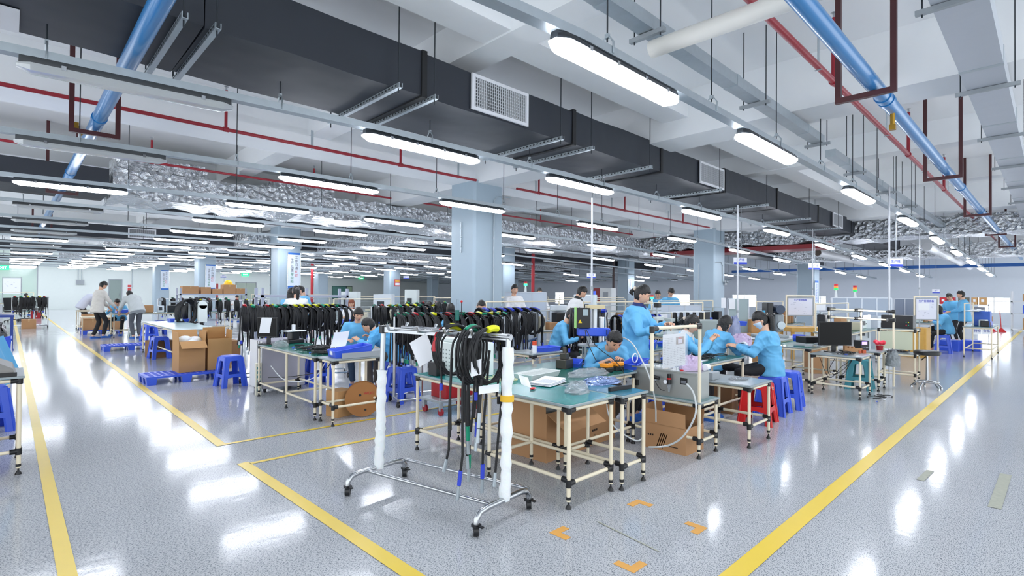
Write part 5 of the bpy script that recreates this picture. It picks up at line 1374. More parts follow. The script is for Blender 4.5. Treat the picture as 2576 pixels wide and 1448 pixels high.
wire('black press cable draped over the bench edge',[atd(1475,830,5.3),atd(1500,870,5.1),atd(1545,905,5.0),atd(1568,935,4.95),atd(1569,955,4.9)],.004)
wire('second black press cable running down the jig',[atd(1472,830,5.3),atd(1478,860,5.2),atd(1500,908,5.1)],.004)
wire('thin white hose hanging below the bench press',[atd(1525,1000,4.6),atd(1530,1040,4.6),atd(1548,1075,4.6),atd(1600,1108,4.6),atd(1622,1092,4.6)],.006,TUBEW,'hose','air_hose')
# --- grey control box on the low stand
CB = thing('air_control_box','grey steel air control box with valve, regulator and hoses','control box',(4.44,2.22,.502))
GB = mat('brushed_box','#a8adac',.35,.6,var=.04)
MB().use(GB).box(0,0,.0,.24,.66,.235).build('case',None,CB,smooth=False)
MB().use(GB).box(-.012,-.01,.235,.25,.67,.247).build('lid',None,CB,smooth=False)
v = MB().use(J); v.cbox((-.02,.44,.17),(.04,.05,.035)); v.tube([(-.04,.41,.17),(-.04,.35,.165)],.016,12,BLACK); v.cbox((-.03,.40,.145),(.03,.03,.02),GALV); v.build('solenoid_valve',None,CB,smooth=False)
v = MB().use(BLACK); v.tube([(-.03,.255,.18),(-.03,.255,.215)],.016,14); v.tube([(-.03,.255,.165),(-.03,.255,.178)],.020,14,REDP); v.tube([(-.03,.255,.12),(-.03,.255,.165)],.021,14,BLACK); v.tube([(-.03,.255,.05),(-.03,.255,.12)],[.008,.018],14,mat('clear_bowl','#c8d2da',.1,trans=.6,alpha=.7)); v.tube([(-.045,.285,.14),(-.05,.285,.14)],.018,16,PAPER); v.build('regulator',None,CB)
MB().box(-.003,.09,.13,0,.16,.19,BLACK).box(-.005,.10,.14,-.002,.15,.165,mat('switch_grey','#6b7077',.4)).build('rocker_switch',None,CB,smooth=False)
MB().tube([(.03,.16,.247),(.03,.16,.258)],.014,14,REDP).build('red_button',None,CB)
v = MB().use(BLACK); v.cbox((-.015,.615,.09),(.03,.04,.05)); v.tube([(-.03,.615,.08),(-.06,.64,.04),(-.05,.70,.02)],.006,6); v.build('power_plug',None,CB,smooth=False)
v = MB().use(GALV)
for y in (.22,.30,.38,.44): v.tube([(.04,y,.247),(.04,y,.285)],.003,6)
v.tube([(.04,.2,.285),(.04,.46,.285)],.004,6); v.build('guard_rail',None,CB)
MB().box(.04,.30,.247,.12,.60,.26,mat('tray_white','#d8dcd8',.5)).build('slide_tray',None,CB,smooth=False)
wire('',[(-.03,.40,.13),(-.035,.37,.09),(-.03,.34,.06),(-.035,.30,.055)],.003,BLACK,parent=CB,name='cable')
bagmesh('crumpled lilac bag lying on top of the grey control box',(4.60,2.36,.752),(.22,.20,.12),LBAG,5)
t = thing('tape_roll','white roll lying at the back corner of the grey control box','roll',(4.66,2.24,.752)); MB().tube([(-.03,0,.03),(.03,0,.03)],.03,24,PAPER).build('roll',None,t)
box1('metal_box','small grey metal box at the back of the small grey bench','box',(5.18,2.45,.592),(.16,.14,.075),GREYM)
bagmesh('thin clear bag on the small grey bench',(5.38,2.24,.592),(.26,.16,.02),seed=6)
# --- teal bench with cables
def pile(label,c,w,d,n,seed,m=RUBBER,r=.006,name='cable_pile'):
    rnd = random.Random(seed); t = thing(name,label,'cables',c); mb = MB()
    for i in range(n):
        cx,cy = rnd.uniform(-w/2,w/2)*.7, rnd.uniform(-d/2,d/2)*.7; R_ = rnd.uniform(.05,.12); a0 = rnd.uniform(0,6.28); pts=[]
        for j in range(14):
            a = a0+j*.42; pts.append((cx+cos(a)*R_*(1+.1*j/14), cy+sin(a)*R_*.7, .008+i*.0025+rnd.uniform(0,.006)))
        mb.tube(pts,r,6)
    mb.build('coil',m,t); e = MB().use(GALV)
    for i in range(n): 
        p = V((rnd.uniform(-w/2,w/2),rnd.uniform(-d/2,d/2),.012)); e.tube([p,p+V((rnd.uniform(-.04,.04),rnd.uniform(-.04,.04),.0))],.007,6,rnd.choice((GALV,PAPER,BLUEP,GALV)))
    eo = e.build('connectors',None,t); eo['kind']='stuff'; return t
pile('loose black cables heaped at the left of the seated women\'s bench',(5.15,2.83,.702),.5,.35,9,1)
pile('loose black cables heaped at the right of the seated women\'s bench',(5.95,2.85,.702),.7,.36,14,2)
tray('blue parts tray beside the paper pocket on the cable-strewn bench',(5.35,2.96,.702),.26,.16,.075,0)
tray('blue tray on the far teal bench, left of the ponytailed woman',(6.45,3.95,.702),.26,.18,.10,.2)
tray('second blue tray on the far teal bench near the masked woman',(6.95,3.95,.702),.24,.16,.08,-.1)
o = MB().box(-.16,-.06,0,.16,.06,.006,PAPER).build('white_board',None,smooth=False,loc=(5.62,2.8,.703),rz=.1); tag(o,'flat white board on the cable-strewn teal bench','board')
bagmesh('lilac plastic bag on the far teal bench between the seated women',W3(1862,868,.702),(.42,.3,.16),LBAG,7)
bagmesh('tall clear bag standing behind the lilac bag',W3(1846,848,.702),(.26,.2,.34),mat('clear_blue_bag','#aab4da',.15,trans=.3,bump=1,bscale=14),8)
t = thing('label_printer','black curved label roll holder on the far teal bench','dispenser',W3(1868,884,.702)); MB().tube([(-.06,0,.06),(.06,0,.06)],.06,20,BLACK).bbox(-.09,-.07,0,.09,.07,.04,.01,BLACK).build('body',None,t,smooth=False); MB().tube([(-.03,-.01,.08),(.03,-.01,.08)],.052,20,PAPER).build('paper_roll',None,t)
# --- monitor and gear on the right benches
C1 = bench('grey pipe bench with the black monitor',8.55,9.15,1.86,2.52,.60,mat('grey_top','#a4adb0',.25,.3),low=.15)
C1b = bench('green pipe bench behind the black monitor',8.7,10.2,2.55,3.3,.66,mat('green_mat','#117a6b',.22,coat=.3,var=.06),low=.15)
C2 = bench('narrow pipe bench with the red plastic flower',9.55,10.0,1.84,2.4,.60,mat('grey_top','#a4adb0',.25,.3),low=.15)
def monitor(label,c,w,h,rz,stand=.12,paper_=False,m=BLACK):
    t = thing('monitor',label,'monitor',c,rz)
    MB().bbox(-w/2,-.012,stand,w/2,.02,stand+h,.004,m).build('screen_case',None,t,smooth=False)
    MB().box(-w/2+.012,-.014,stand+.015,w/2-.012,-.0125,stand+h-.012,mat('screen_black','#020304',.35,spec=.2)).build('screen',None,t,smooth=False)
    MB().box(-.03,.02,.0,.03,.035,stand+h*.5,m).build('stand_neck',None,t,smooth=False); MB().bbox(-.11,-.05,0,.11,.10,.012,.004,m).build('stand_foot',None,t,smooth=False)
    return t
q = W3(2108,895,.602); monitor('wide black monitor on the grey bench right of the masked woman',(8.98,2.30,.602),.52,.36,rad(-40),.10)
UF = thing('overhead_shelf','cream pipe shelf frame with two upper rails over the black monitor','frame',(0,0,0))
a_, b_ = atd(2085,797,8.8), atd(2248,805,8.3)
for za in (0,.135):
    MB().tube([V((a_.x,a_.y,a_.z+za)),V((b_.x,b_.y,b_.z+za))],.014,10,CREAM).build('rail',None,UF)
for p in (a_,b_,(a_+b_)/2+V((.05,0,0))): MB().tube([(p.x,p.y,.02),(p.x,p.y,p.z+.15)],.014,10,CREAM).build('upright',None,UF)
for p in (a_,b_,(a_+b_)/2+V((.05,0,0))):
    for za in (0,.135): MB().use(BLACK).tube([(p.x,p.y,p.z+za-.03),(p.x,p.y,p.z+za+.03)],.026,10).tube([(p.x,p.y,p.z+za),(p.x+(.08 if p is a_ else -.08),p.y-(.07 if p is a_ else -.07),p.z+za)],.026,10).build('joint',None,UF)
MB().bbox(b_.x-.36,b_.y+.30,b_.z+.03,b_.x-.04,b_.y+.33,b_.z+.07,.004,LIGHTON).build('led_strip',None,UF,smooth=False)
t = thing('power_supply','black instrument with a lit violet display on the grey bench','instrument',(9.72,2.12,.602),rad(-40)); MB().bbox(-.07,-.08,0,.07,.08,.15,.005,BLACK).build('case',None,t,smooth=False); MB().box(-.055,-.083,.09,.03,-.081,.135,mat('violet_display','#8a6cff',.3,emis=2.5)).build('display',None,t,smooth=False)
for i in range(4): MB().tube([(-.04+.025*i,-.081,.04),(-.04+.025*i,-.09,.04)],.008,10,GREYM).build('knob',None,t)
t = thing('cardboard_holder','notched brown cardboard holder in front of the monitor','holder',W3(2145,884,.602),rad(-40)); mb=MB().use(CARD); mb.box(-.14,-.02,0,.14,.02,.05); mb.box(-.14,-.02,.05,-.10,.02,.09); mb.box(-.07,-.02,.05,-.04,.02,.085); mb.box(-.01,-.02,.05,.02,.02,.08); mb.build('body',None,t,smooth=False)
t = thing('orange_clamp','small orange clamp at the corner of the monitor bench','clamp',W3(2173,888,.602),rad(-40)); MB().cbox((0,0,.025),(.05,.03,.05),mat('orange_plastic2','#c2552c',.4)).cbox((-.06,0,.02),(.03,.02,.04),mat('orange_plastic2','#c2552c',.4)).build('body',None,t,smooth=False)
pile('tangle of small black leads under the monitor',(8.85,2.08,.602),.4,.2,6,5)
pile('black power lead and plug on the floor under the monitor bench',(8.95,1.72,.0),.8,.2,3,6)
for i in range(3): wire('thin black cable sagging under the monitor bench, '+ORD[i]+' of three',[(8.6,2.2+.1*i,.55),(8.7,2.3,.35-.05*i),(8.95,2.2,.28+.06*i),(9.1,2.1,.5)],.004)
t = thing('magnifier_stand','black microscope head on a grey pole behind the monitor','microscope',W3(2066,866,.702)); MB().tube([(0,0,0),(0,0,.5)],.012,10,GALV).build('pole',None,t); MB().bbox(-.05,-.07,.28,.05,.05,.46,.012,BLACK).build('head',None,t,smooth=False); MB().tube([(0,-.03,.2),(0,-.03,.28)],.03,14,BLACK).build('lens',None,t); MB().bbox(-.1,-.12,0,.1,.08,.02,.006,GREYM).build('base',None,t,smooth=False)
box1('black_instrument','black desktop instrument beside the ponytailed woman','instrument',W3(2040,862,.702),(.34,.26,.10),BLACK,rad(-40))
tray('blue tray right of the long ponytail',W3(2010,858,.702),.22,.18,.10,.3)
# flower, bag, instrument rack
t = thing('plastic_flower','red plastic flower in a small pot on the narrow bench','flower',(9.92,1.92,.602))
MB().tube([(0,0,0),(0,0,.07)],[.04,.05],14,mat('dark_red_pot','#a01828',.4)).build('pot',None,t)
for i in range(7):
    a = i*.9; MB().use(mat('petal_red','#e8344c',.5)).sph((cos(a)*.05,sin(a)*.05,.11+.01*(i%3)),(.04,.035,.03),10,6).build('petal',None,t)
bagmesh('grey clear bag hanging off the narrow bench',(9.98,1.76,.36),(.2,.18,.24),mat('grey_bag','#9aa3a8',.15,trans=.4,bump=1,bscale=14),9)
IR = thing('equipment_rack','cream pipe rack holding a black instrument over a pale cabinet panel','rack',(10.78,1.60,0)); X_,Y_=.36,.50
for (x,y) in ((0,0),(X_,0),(X_,Y_),(0,Y_)): leg_foot(IR,x,y,0,.9)
for z in (.15,.47,.88):
    for a,b in (((0,0),(X_,0)),((X_,0),(X_,Y_)),((X_,Y_),(0,Y_)),((0,Y_),(0,0))): MB().tube([(a[0],a[1],z),(b[0],b[1],z)],.0138,8,CREAM).build('rail',None,IR)
    for (x,y) in ((0,0),(X_,0),(0,Y_),(X_,Y_)): MB().use(BLACK).tube([(x,y,z-.03),(x,y,z+.03)],.021,10).tube([(x,y,z),(x+(.05 if x==0 else -.05),y,z)],.021,10).build('joint',None,IR)
for z in (.485,.895): MB().box(-.01,-.01,z,X_+.01,Y_+.01,z+.014,ALU).build('shelf',None,IR,smooth=False)
MB().box(-.004,.03,.56,.0,Y_-.02,.86,mat('pale_green_panel','#c3c9b2',.5)).build('panel',None,IR,smooth=False)
t = thing('test_instrument','wide black test instrument with coloured sockets on the equipment rack','instrument',(10.80,1.63,.91)); MB().bbox(0,0,0,.30,.44,.22,.006,BLACK).build('case',None,t,smooth=False)
for i,c in enumerate((CGRN,RINK,CYEL,CGRN)): MB().tube([(-.001,.06+.03*(i%2),.06+.05*(i//2)),(-.006,.06+.03*(i%2),.06+.05*(i//2))],.009,10,c).build('socket',None,t)
pile('black clutter of leads on the lower shelf of the equipment rack',(10.95,1.85,.50),.25,.35,7,8)
t = thing('lab_stool','round black padded lab stool on a chrome five-star base','stool',(10.46,1.40,0)); MB().tube([(0,0,.53),(0,0,.545),(0,0,.585),(0,0,.60)],[.15,.175,.175,.15],28,BLACK).build('seat',None,t); MB().tube([(0,0,.12),(0,0,.53)],[.022,.014],14,STEEL).build('gas_post',None,t); B(BLACK).tube([(0,.02,.50),(-.10,.06,.45)],.008,8).build('lever',None,t)
for i in range(5):
    a = 2*pi*i/5+.3; MB().tube([(0,0,.13),(cos(a)*.12,sin(a)*.12,.11),(cos(a)*.20,sin(a)*.20,.03)],.013,8,STEEL).tube([(cos(a)*.20,sin(a)*.20,.0),(cos(a)*.20,sin(a)*.20,.035)],[.02,.01],8).build('leg',None,t)
MB().tube([(cos(a)*.15,sin(a)*.15,.11) for a in [i*2*pi/24 for i in range(25)]],.008,6,STEEL).build('foot_ring',None,t)
WC = mat('yellow_wood','#d3a552',.5,var=.12,vscale=8)
t = thing('wooden_cabinet','yellow wooden cabinet with one drawer beside the far seated worker','cabinet',(15.6,2.1,0)); MB().bbox(0,0,0,.6,.5,.70,.006,WC).build('carcass',None,t,smooth=False); MB().box(-.012,.04,.56,0,.46,.66,WC).build('drawer',None,t,smooth=False); MB().box(-.012,.04,.04,0,.46,.52,WC).build('door',None,t,smooth=False); MB().box(-.02,.18,.60,-.012,.32,.615,BLACK).build('drawer_pull',None,t,smooth=False)
# whiteboards
def wboard(label,c,w,h,rz,title,frame=CREAM,paperq=0,seed=0):
    t = thing('whiteboard',label,'whiteboard',c,rz); rnd=random.Random(seed)
    MB().box(-w/2,-.01,0,w/2,.01,h,mat('whiteboard_face','#dcdfee',.3)).build('board',None,t,smooth=False)
    f = MB().use(GREYM); f.box(-w/2-.02,-.015,-.02,w/2+.02,.015,0); f.box(-w/2-.02,-.015,h,w/2+.02,.015,h+.02); f.box(-w/2-.02,-.015,0,-w/2,.015,h); f.box(w/2,-.015,0,w/2+.02,.015,h); f.build('edge',None,t,smooth=False)
    if frame:
        for x in (-w/2-.04,w/2+.04): MB().tube([(x,0,-c[2]),(x,0,h+.08)],.018,8,frame).build('upright',None,t)
        MB().tube([(-w/2-.04,0,h+.06),(w/2+.04,0,h+.06)],.018,8,frame).build('top_rail',None,t)
    if title: txt(title,h*.13,BINK,t,(0,-.013,h*.89),(pi/2,0,0))
    k = MB().use(mat('faint_ink','#8f97ad',.8))
    for i in range(14):
        x,z = rnd.uniform(-w*.42,w*.3), rnd.uniform(h*.08,h*.75); k.box(x,-.0125,z,x+rnd.uniform(.02,.12)*w,-.0115,z+h*.012)
    k.build('scribbles',None,t,smooth=False)
    if paperq: MB().box(-w*.4,-.013,h*.45,w*.15,-.011,h*.78,PAPER).build('pinned_sheet',None,t,smooth=False)
    return t
def WB(label,px0,px1,py0,py1,dep,title,frame=CREAM,pq=0,seed=0):
    a,b = atd((px0+px1)/2,py1,dep), atd((px0+px1)/2,py0,dep); w = (px1-px0)/FPX*dep*.93
    return wboard(label,(a.x,a.y,a.z),w,b.z-a.z,YAW+.0,title,frame,pq,seed)
WB('whiteboard titled in blue on a cream frame behind the masked woman',1980,2046,750,792,12.5,'生产管理看板',CREAM,0,1)
WB('whiteboard titled in blue with pinned sheets, by the wooden cabinet',2302,2357,752,802,13,'生产管理看板',CREAM,1,2)
WB('grey lilac whiteboard beside the left office',6,54,699,738,30,'',GREYM,0,3)
# partitions
def panel(label,px0,px1,py0,py1,dep,m,name='partition_panel',n=1,floor=True,rz=None):
    a,b = atd((px0+px1)/2,py1,dep), atd((px0+px1)/2,py0,dep); w=(px1-px0)/FPX*dep*.95; t = thing(name,label,'partition',(a.x,a.y,0),YAW if rz is None else rz)
    z0 = 0 if floor else a.z
    for i in range(n):
        x0=-w/2+w*i/n; MB().box(x0+.01,-.012,max(z0,.05),x0+w/n-.01,.012,b.z,m).build('sheet',None,t,smooth=False)
        MB().box(x0-.012,-.02,0,x0+.012,.02,b.z+.01,mat('partition_frame','#c2c9d2',.4,.4)).build('post',None,t,smooth=False)
    MB().box(w/2-.012,-.02,0,w/2+.012,.02,b.z+.01,mat('partition_frame','#c2c9d2',.4,.4)).build('post',None,t,smooth=False)
    MB().box(-w/2,-.02,b.z,w/2,.02,b.z+.02,mat('partition_frame','#c2c9d2',.4,.4)).build('top_frame',None,t,smooth=False)
    return t
PF = mat('frosted_panel','#c3cedb',.3); PF2 = mat('grey_panel','#98a5b6',.35)
panel('pale frosted partition below the two dark heads',1268,1376,736,805,12.5,PF,n=3)
panel('grey blue partition in front of the two workers in blue',1640,1766,769,800,12.3,PF,n=3)
panel('long grey partition under the two stack lights',2088,2246,750,786,12.6,PF2,n=4)
panel('darker grey partition right of the tall service pole',2248,2302,752,800,13.5,mat('grey_panel2','#8793a6',.35),n=2)
panel('grey partition with pinned papers beside the right column',1830,1884,752,800,12,mat('green_grey_panel','#9db0b4',.4),n=2)
for (px0,px1,py0,py1,l) in ((1814,1826,749,774,'small paper sheet pinned left of the grey partition'),(1833,1850,752,777,'paper sheet pinned on the grey partition by the right column'),(2048,2078,764,780,'lilac notice sheet right of the first whiteboard'),(1650,1680,788,806,'paper sheet taped to the grey blue partition')):
    a,b = atd((px0+px1)/2,py1,11.95), atd((px0+px1)/2,py0,11.95); paper(l,(a+b)/2,V((cos(YAW),sin(YAW),0))*(px1-px0)/FPX*11.95*.95,V((0,0,b.z-a.z)),amp=.001)
# stack lights
def stack(label,px,py,dep,cols,h=.34):
    q = atd(px,py,dep); t = thing('stack_light',label,'signal lamp',q); z = h
    MB().tube([(0,0,0),(0,0,h*.55)],[.035,.02],10,mat('lamp_white','#e4e8ea',.4)).tube([(0,0,.02-q.z),(0,0,0)],.012,8,GREYM).build('base',None,t); z=h*.55
    for c in cols: MB().tube([(0,0,z),(0,0,z+h*.15)],.045,14,c).build('lens',None,t); z+=h*.15
GR=mat('signal_green','#18b45a',.3,emis=.6); OR=mat('signal_orange','#f08a2a',.3,emis=.3); RD=mat('signal_red','#c01830',.3,emis=.1); GRL=mat('signal_green_lit','#20e070',.3,emis=3)
stack('red, orange and green stack light over the long partition, left one',2103,748,13,(GR,OR,RD))
stack('red, orange and green stack light over the long partition, right one',2151,752,13,(GR,OR,RD))
stack('lit green stack light behind the pale partition',1322,736,13.5,(GRL,RD))
stack('lit green stack light right of the standing woman',1640,768,12.6,(GRL,RD),.3)
# ------------------------------------------------------------------ left-hand benches and the middle distance
B0 = .722
monitor('black monitor turned aside with a white sheet taped on it, on the green bench',W3(672,866,B0),.34,.27,rad(-62),.10)
q = atd(668,818,6.78); paper('white sheet taped to the turned black monitor',q,V((.10,-.08,0)),V((.03,0,.20)),3)
pile('heap of coiled black cables in the middle of the green bench',(2.78,6.45,B0),.5,.9,16,11,r=.009)
pile('heap of black cables and white plugs at the near end of the green bench',(2.78,5.98,B0),.45,.35,12,12,r=.007)
bagmesh('clear crumpled bag on the green bench before the cables',W3(705,872,B0),(.2,.2,.08),seed=13)
t = thing('crimp_tool','black bench crimping tool with a white top plate','tool',W3(738,862,B0),.2); MB().bbox(-.12,-.09,0,.12,.09,.05,.01,BLACK).bbox(-.06,-.06,.05,.06,.06,.16,.01).build('body',None,t,smooth=False); MB().box(-.15,-.08,.165,.15,.08,.175,PAPER).bbox(-.02,-.02,.175,.02,.02,.26,.004,PAPER).build('top_plate',None,t,smooth=False)
bt = tray('deep blue parts bin with a white label, on the grey bench end',(2.80,5.56,.722),.42,.28,.13,rad(-8),open_=True)
MB().box(-.215,-.05,.03,-.205,.03,.07,PAPER).build('label',None,bt,smooth=False)
q = atd(856,853,6.0); paper('white cloth hanging over the edge of the blue parts bin',q,V((.14,-.10,.02)),V((.05,0,.17)),5,amp=.02,th=.003,name='white_cloth',cat='cloth')
o = MB().box(0,0,0,.50,.004,.06,GREYM).build('side_plate',None,smooth=False,loc=(2.62,5.375,.722)); tag(o,'bent grey metal strip along the near edge of the grey bench end','metal strip')
wire('white cable sagging beneath the green bench',[(2.55,7.3,.45),(2.6,6.9,.30),(2.75,6.4,.38),(2.8,6.1,.68)],.006,PAPER)
wire('black cable sagging beneath the green bench',[(2.55,7.4,.28),(2.7,6.8,.36),(2.8,6.2,.5),(2.85,6.1,.66)],.005)
for i in range(2): wire('thin black cable down the white end of the cabinet, '+ORD[i]+' of two',[(2.58,7.84+.1*i,.74),(2.575,7.82+.1*i,.5),(2.57,7.9,.3),(2.56,7.84,.06)],.004)
# reel and box
closed_box('small brown carton under the grey bench end, left of the reel',2.74,5.72,.22,.22,.30,.2,m=mat('tan_card','#bd9160',.85,var=.06),tape=False)
t = thing('cardboard_reel','round brown cardboard cable reel leaning under the grey bench end','reel',(3.0,5.62,.205),rad(62))
RM = mat('reel_board','#a97443',.8,var=.06); MB().tube([(-.05,0,0),(-.04,0,0)],.20,40,RM).tube([(.04,0,0),(.05,0,0)],.20,40).tube([(-.04,0,0),(.04,0,0)],.09,24).build('flanges',None,t)
k = MB().use(BLACK); k.tube([(-.051,.03,.05),(-.053,.03,.05)],.015,12); k.tube([(-.051,-.08,-.03),(-.053,-.08,-.03)],.014,12); k.tube([(-.051,-.03,-.12),(-.053,-.03,-.12)],.012,12); k.build('hole',None,t)
txt('WOD',.045,RINK,t,(-.053,-.07,.07),(pi/2,0,-pi/2))
# machine behind the trolley on the nearest bench
WM = mat('mint_white','#dfe8e6',.4)
t = thing('perforated_machine','white machine case with rows of vent holes behind the trolley cables','machine',(2.86,3.55,.702)); MB().bbox(0,0,0,.34,.5,.30,.01,WM).build('case',None,t,smooth=False)
k = MB().use(mat('vent_hole','#5c6a6c',.7))
for i in range(9):
    for j in range(6): k.box(-.002,.04+i*.045,.05+j*.035,0,.052+i*.045,.062+j*.035)
k.build('vent_holes',None,t,smooth=False)
MB().bbox(.02,.08,.30,.28,.4,.34,.01,WM).build('top_cover',None,t,smooth=False)
box1('small_case','small black case with a white lid left of the perforated machine','case',(2.83,4.0-.1,.702),(.14,.12,.12),BLACK)
pile('thin white and yellow leads at the left end of the nearest bench',(3.05,3.3,.702),.25,.3,6,14,mat('pale_lead','#d9d9a8',.5),.004)
cart = thing('steel_cart','low steel cart with red castors beyond the trolley','cart',(3.62,4.95,0))
MB().bbox(0,0,.16,.62,.42,.19,.004,GALV).build('deck',None,cart,smooth=False)
for x in (.05,.57):
    for y in (.05,.37): MB().tube([(x-.012,y,.05),(x+.012,y,.05)],.045,16,mat('red_wheel','#a02030',.4)).box(x-.02,y-.015,.06,x+.02,y+.015,.16,GALV).build('castor',None,cart)
MB().tube([(.02,.02,.19),(.02,.02,.62),(.02,.40,.62),(.02,.40,.19)],.012,8,STEEL).build('handle',None,cart)
box1('red_crate','dark red crate on the low steel cart','crate',(3.95,5.15,.19),(.42,.3,.2),mat('dark_red_plastic','#a51c24',.4))
# workstation right of the foam post: small shelves with red bins
b5 = bench('grey bench with a red crate beneath, left of the blue press',4.55,5.15,4.35,4.8,.72,mat('grey_top','#a4adb0',.25,.3),low=.2)
box1('red_crate','bright red crate under the grey bench left of the press','crate',(4.85,4.55,.05),(.42,.3,.36),REDP)
t = thing('spray_can','orange topped white can on the shelf left of the press','can',(4.68,4.45,.722)); MB().tube([(0,0,0),(0,0,.09)],.028,16,PAPER).tube([(0,0,.09),(0,0,.14)],.028,16,mat('orange_label','#e2502a',.4)).build('body',None,t)
tray('blue flat tray with tools left of the press',(4.95,4.5,.722),.34,.2,.05,0,open_=False)
t = thing('cable_drill','dark blue pistol grip tool resting on the grey bench','tool',(4.75,4.6,.722)); MB().tube([(0,0,.02),(.05,0,.14)],[.018,.014],10,mat('navy_tool','#1c3c5a',.4)).tube([(-.03,0,.13),(.12,0,.16)],[.016,.012],10).build('body',None,t)
# ---- generic background benches with gear (all placed from the photograph)
rnd = random.Random(77)
BGC = [GREYM, WM, BLACK, BLUEP, mat('beige_plastic','#d4ceb8',.5), mat('pale_machine','#d5dde3',.4), CARD]
def bgbench(label,x0,x1,y0,y1,n,seed,h=.74,shelf=True,mt=None):
    t = bench(label,x0,x1,y0,y1,h,mt or rnd.choice((DTEAL,mat('pale_top','#c2cbd0',.3))),low=.2,detail=0)
    r = random.Random(seed); X,Y = x1-x0,y1-y0
    if shelf:
        for x in (.03,X-.03): MB().tube([(x,Y-.04,h),(x,Y-.04,h+.55)],.015,6,CREAM).build('upright',None,t)
        MB().tube([(.03,Y-.04,h+.55),(X-.03,Y-.04,h+.55)],.015,6,CREAM).build('shelf_rail',None,t)
        MB().box(.03,Y-.28,h+.36,X-.03,Y-.02,h+.375,ALU).build('shelf',None,t,smooth=False)
    nm = {0:('desk_instrument','grey instrument'),1:('desk_machine','white machine'),2:('small_monitor','black screen'),3:('parts_bin','blue parts bin'),4:('tool_case','beige case'),5:('desk_machine','pale machine'),6:('cardboard_box','brown carton')}
    xs = .1
    k = 0
    while xs < X-.15 and k < n:
        ci = r.randrange(7); w_,d_,hh = r.uniform(.14,.34),r.uniform(.12,.25),r.uniform(.08,.34)
        if ci == 3: hh = .1
        o = thing(nm[ci][0],nm[ci][1]+', '+ORD[k]+' item on the '+label,'equipment',(x0+xs+w_/2,y0+Y*r.uniform(.3,.55),h+.003),r.uniform(-.2,.2))
        MB().bbox(-w_/2,-d_/2,0,w_/2,d_/2,hh,.008,BGC[ci]).build('case',None,o,smooth=False)
        if ci in (0,1,5): MB().box(-w_*.35,-d_/2-.004,hh*.35,w_*.2,-d_/2,hh*.8,mat('dark_panel','#2c343c',.3)).build('display',None,o,smooth=False); MB().tube([(w_*.32,-d_/2-.01,hh*.5),(w_*.32,-d_/2,hh*.5)],.012,8,BLACK).build('knob',None,o)
        if ci in (1,5) and r.random() < .7: MB().tube([(0,0,hh),(0,0,hh+.18)],.018,8,GALV).bbox(-.05,-.05,hh+.16,.05,.05,hh+.24,.01,BGC[r.choice((0,2))]).build('head',None,o,smooth=False)
        xs += w_+r.uniform(.03,.14); k += 1
    return t
BG = [('bench line behind the blue-sleeved coils',6.3,8.4,6.7,7.3,7,1),('bench line before the man in the white coat',7.9,10.4,5.7,6.3,8,2),
 ('bench line behind the standing woman',8.0,10.6,4.6,5.2,8,3),('bench line left of the right column',11.5,14.5,6.2,6.8,8,4),('bench line below the whiteboard',13.4,15.3,4.6,5.2,7,5),
 ('bench line in front of the long partition',11.4,13.8,2.7,3.3,7,6),('bench line beyond the pale partition',10.2,14,8.8,9.4,8,7),('bench line with lamps near the distant column',9.4,13,12.6,13.3,8,8),
 ('bench line left of the main column',5.2,6.7,10.6,11.2,5,9),('bench line before the teal window',9.5,13,17.5,18.2,8,10),('long white bench of the left group',2.3,5.6,19.9,20.6,6,11),
 ('far bench line below the pale double door',8.5,12.5,26.5,27.2,8,12),('far bench line under the dark windows',15.5,20,12.8,13.5,8,13),('far bench line right of the red standpipe',14.5,19,16.6,17.2,8,14),
 ('bench line at the far right below the bins',17.9,20.0,2.3,2.9,6,15),('nearest bench line of the far right group',16.6,18.6,1.0,1.55,5,16)]
for (l,x0,x1,y0,y1,n,sd) in BG: bgbench(l,x0,x1,y0,y1,n,sd,shelf=sd not in (11,))
# grey tall cabinets and machines in the centre
for (px,py0,py1,w,dep,m,l,nm) in ((1795,806,872,62,8.2,mat('grey_green_case','#98a3a0',.4),'rounded grey machine cabinet behind the black-haired woman','machine'),
  (1722,798,850,26,9.5,GREYM,'small dark grey machine above the woman holding a part','machine'),(1408,768,800,44,11,mat('pale_machine','#d5dde3',.4),'white upright machine with a dark window left of the white coat','machine'),
  (1475,741,790,54,12,mat('pale_machine','#d5dde3',.4),'pair of pale metal cabinets behind the press','machine'),(1033,728,775,30,14,WM,'white hooded optical machine left of the main column','machine'),
  (878,733,770,40,17,WM,'white bench machine beyond the red-haired worker','machine'),(1030,786,800,36,12,BLACK,'black monitor back beside the seated worker in blue','monitor'),
  (962,740,790,46,15.5,mat('pale_machine','#d5dde3',.4),'pale shelf unit with framed sheets left of the distant column','shelf'),(2170,800,860,40,11.5,mat('pale_machine','#c9d0da',.4),'pale upright cabinet behind the violet display','cabinet'),
  (2225,795,850,36,12.2,mat('pale_machine','#c9d0da',.4),'pale cabinet with a dark vent beside the equipment rack','cabinet'),(2118,820,865,56,12.4,mat('white_sheet','#f0f3f8',.4),'bright white panel behind the black monitor','cabinet')):
    a,b = atd(px,py1,dep), atd(px,py0,dep); ww = w/FPX*dep; t = thing('tall_'+nm,l,nm,(a.x,a.y,0),YAW)
    MB().bbox(-ww/2,-.02,0,ww/2,.42,b.z,.015,m).build('case',None,t,smooth=False)
    MB().box(-ww*.3,-.026,b.z*.6,ww*.1,-.02,b.z*.85,mat('dark_panel','#2c343c',.3)).build('window',None,t,smooth=False)
    MB().box(ww*.3,-.035,b.z*.55,ww*.34,-.02,b.z*.7,GREYM).build('handle',None,t,smooth=False)
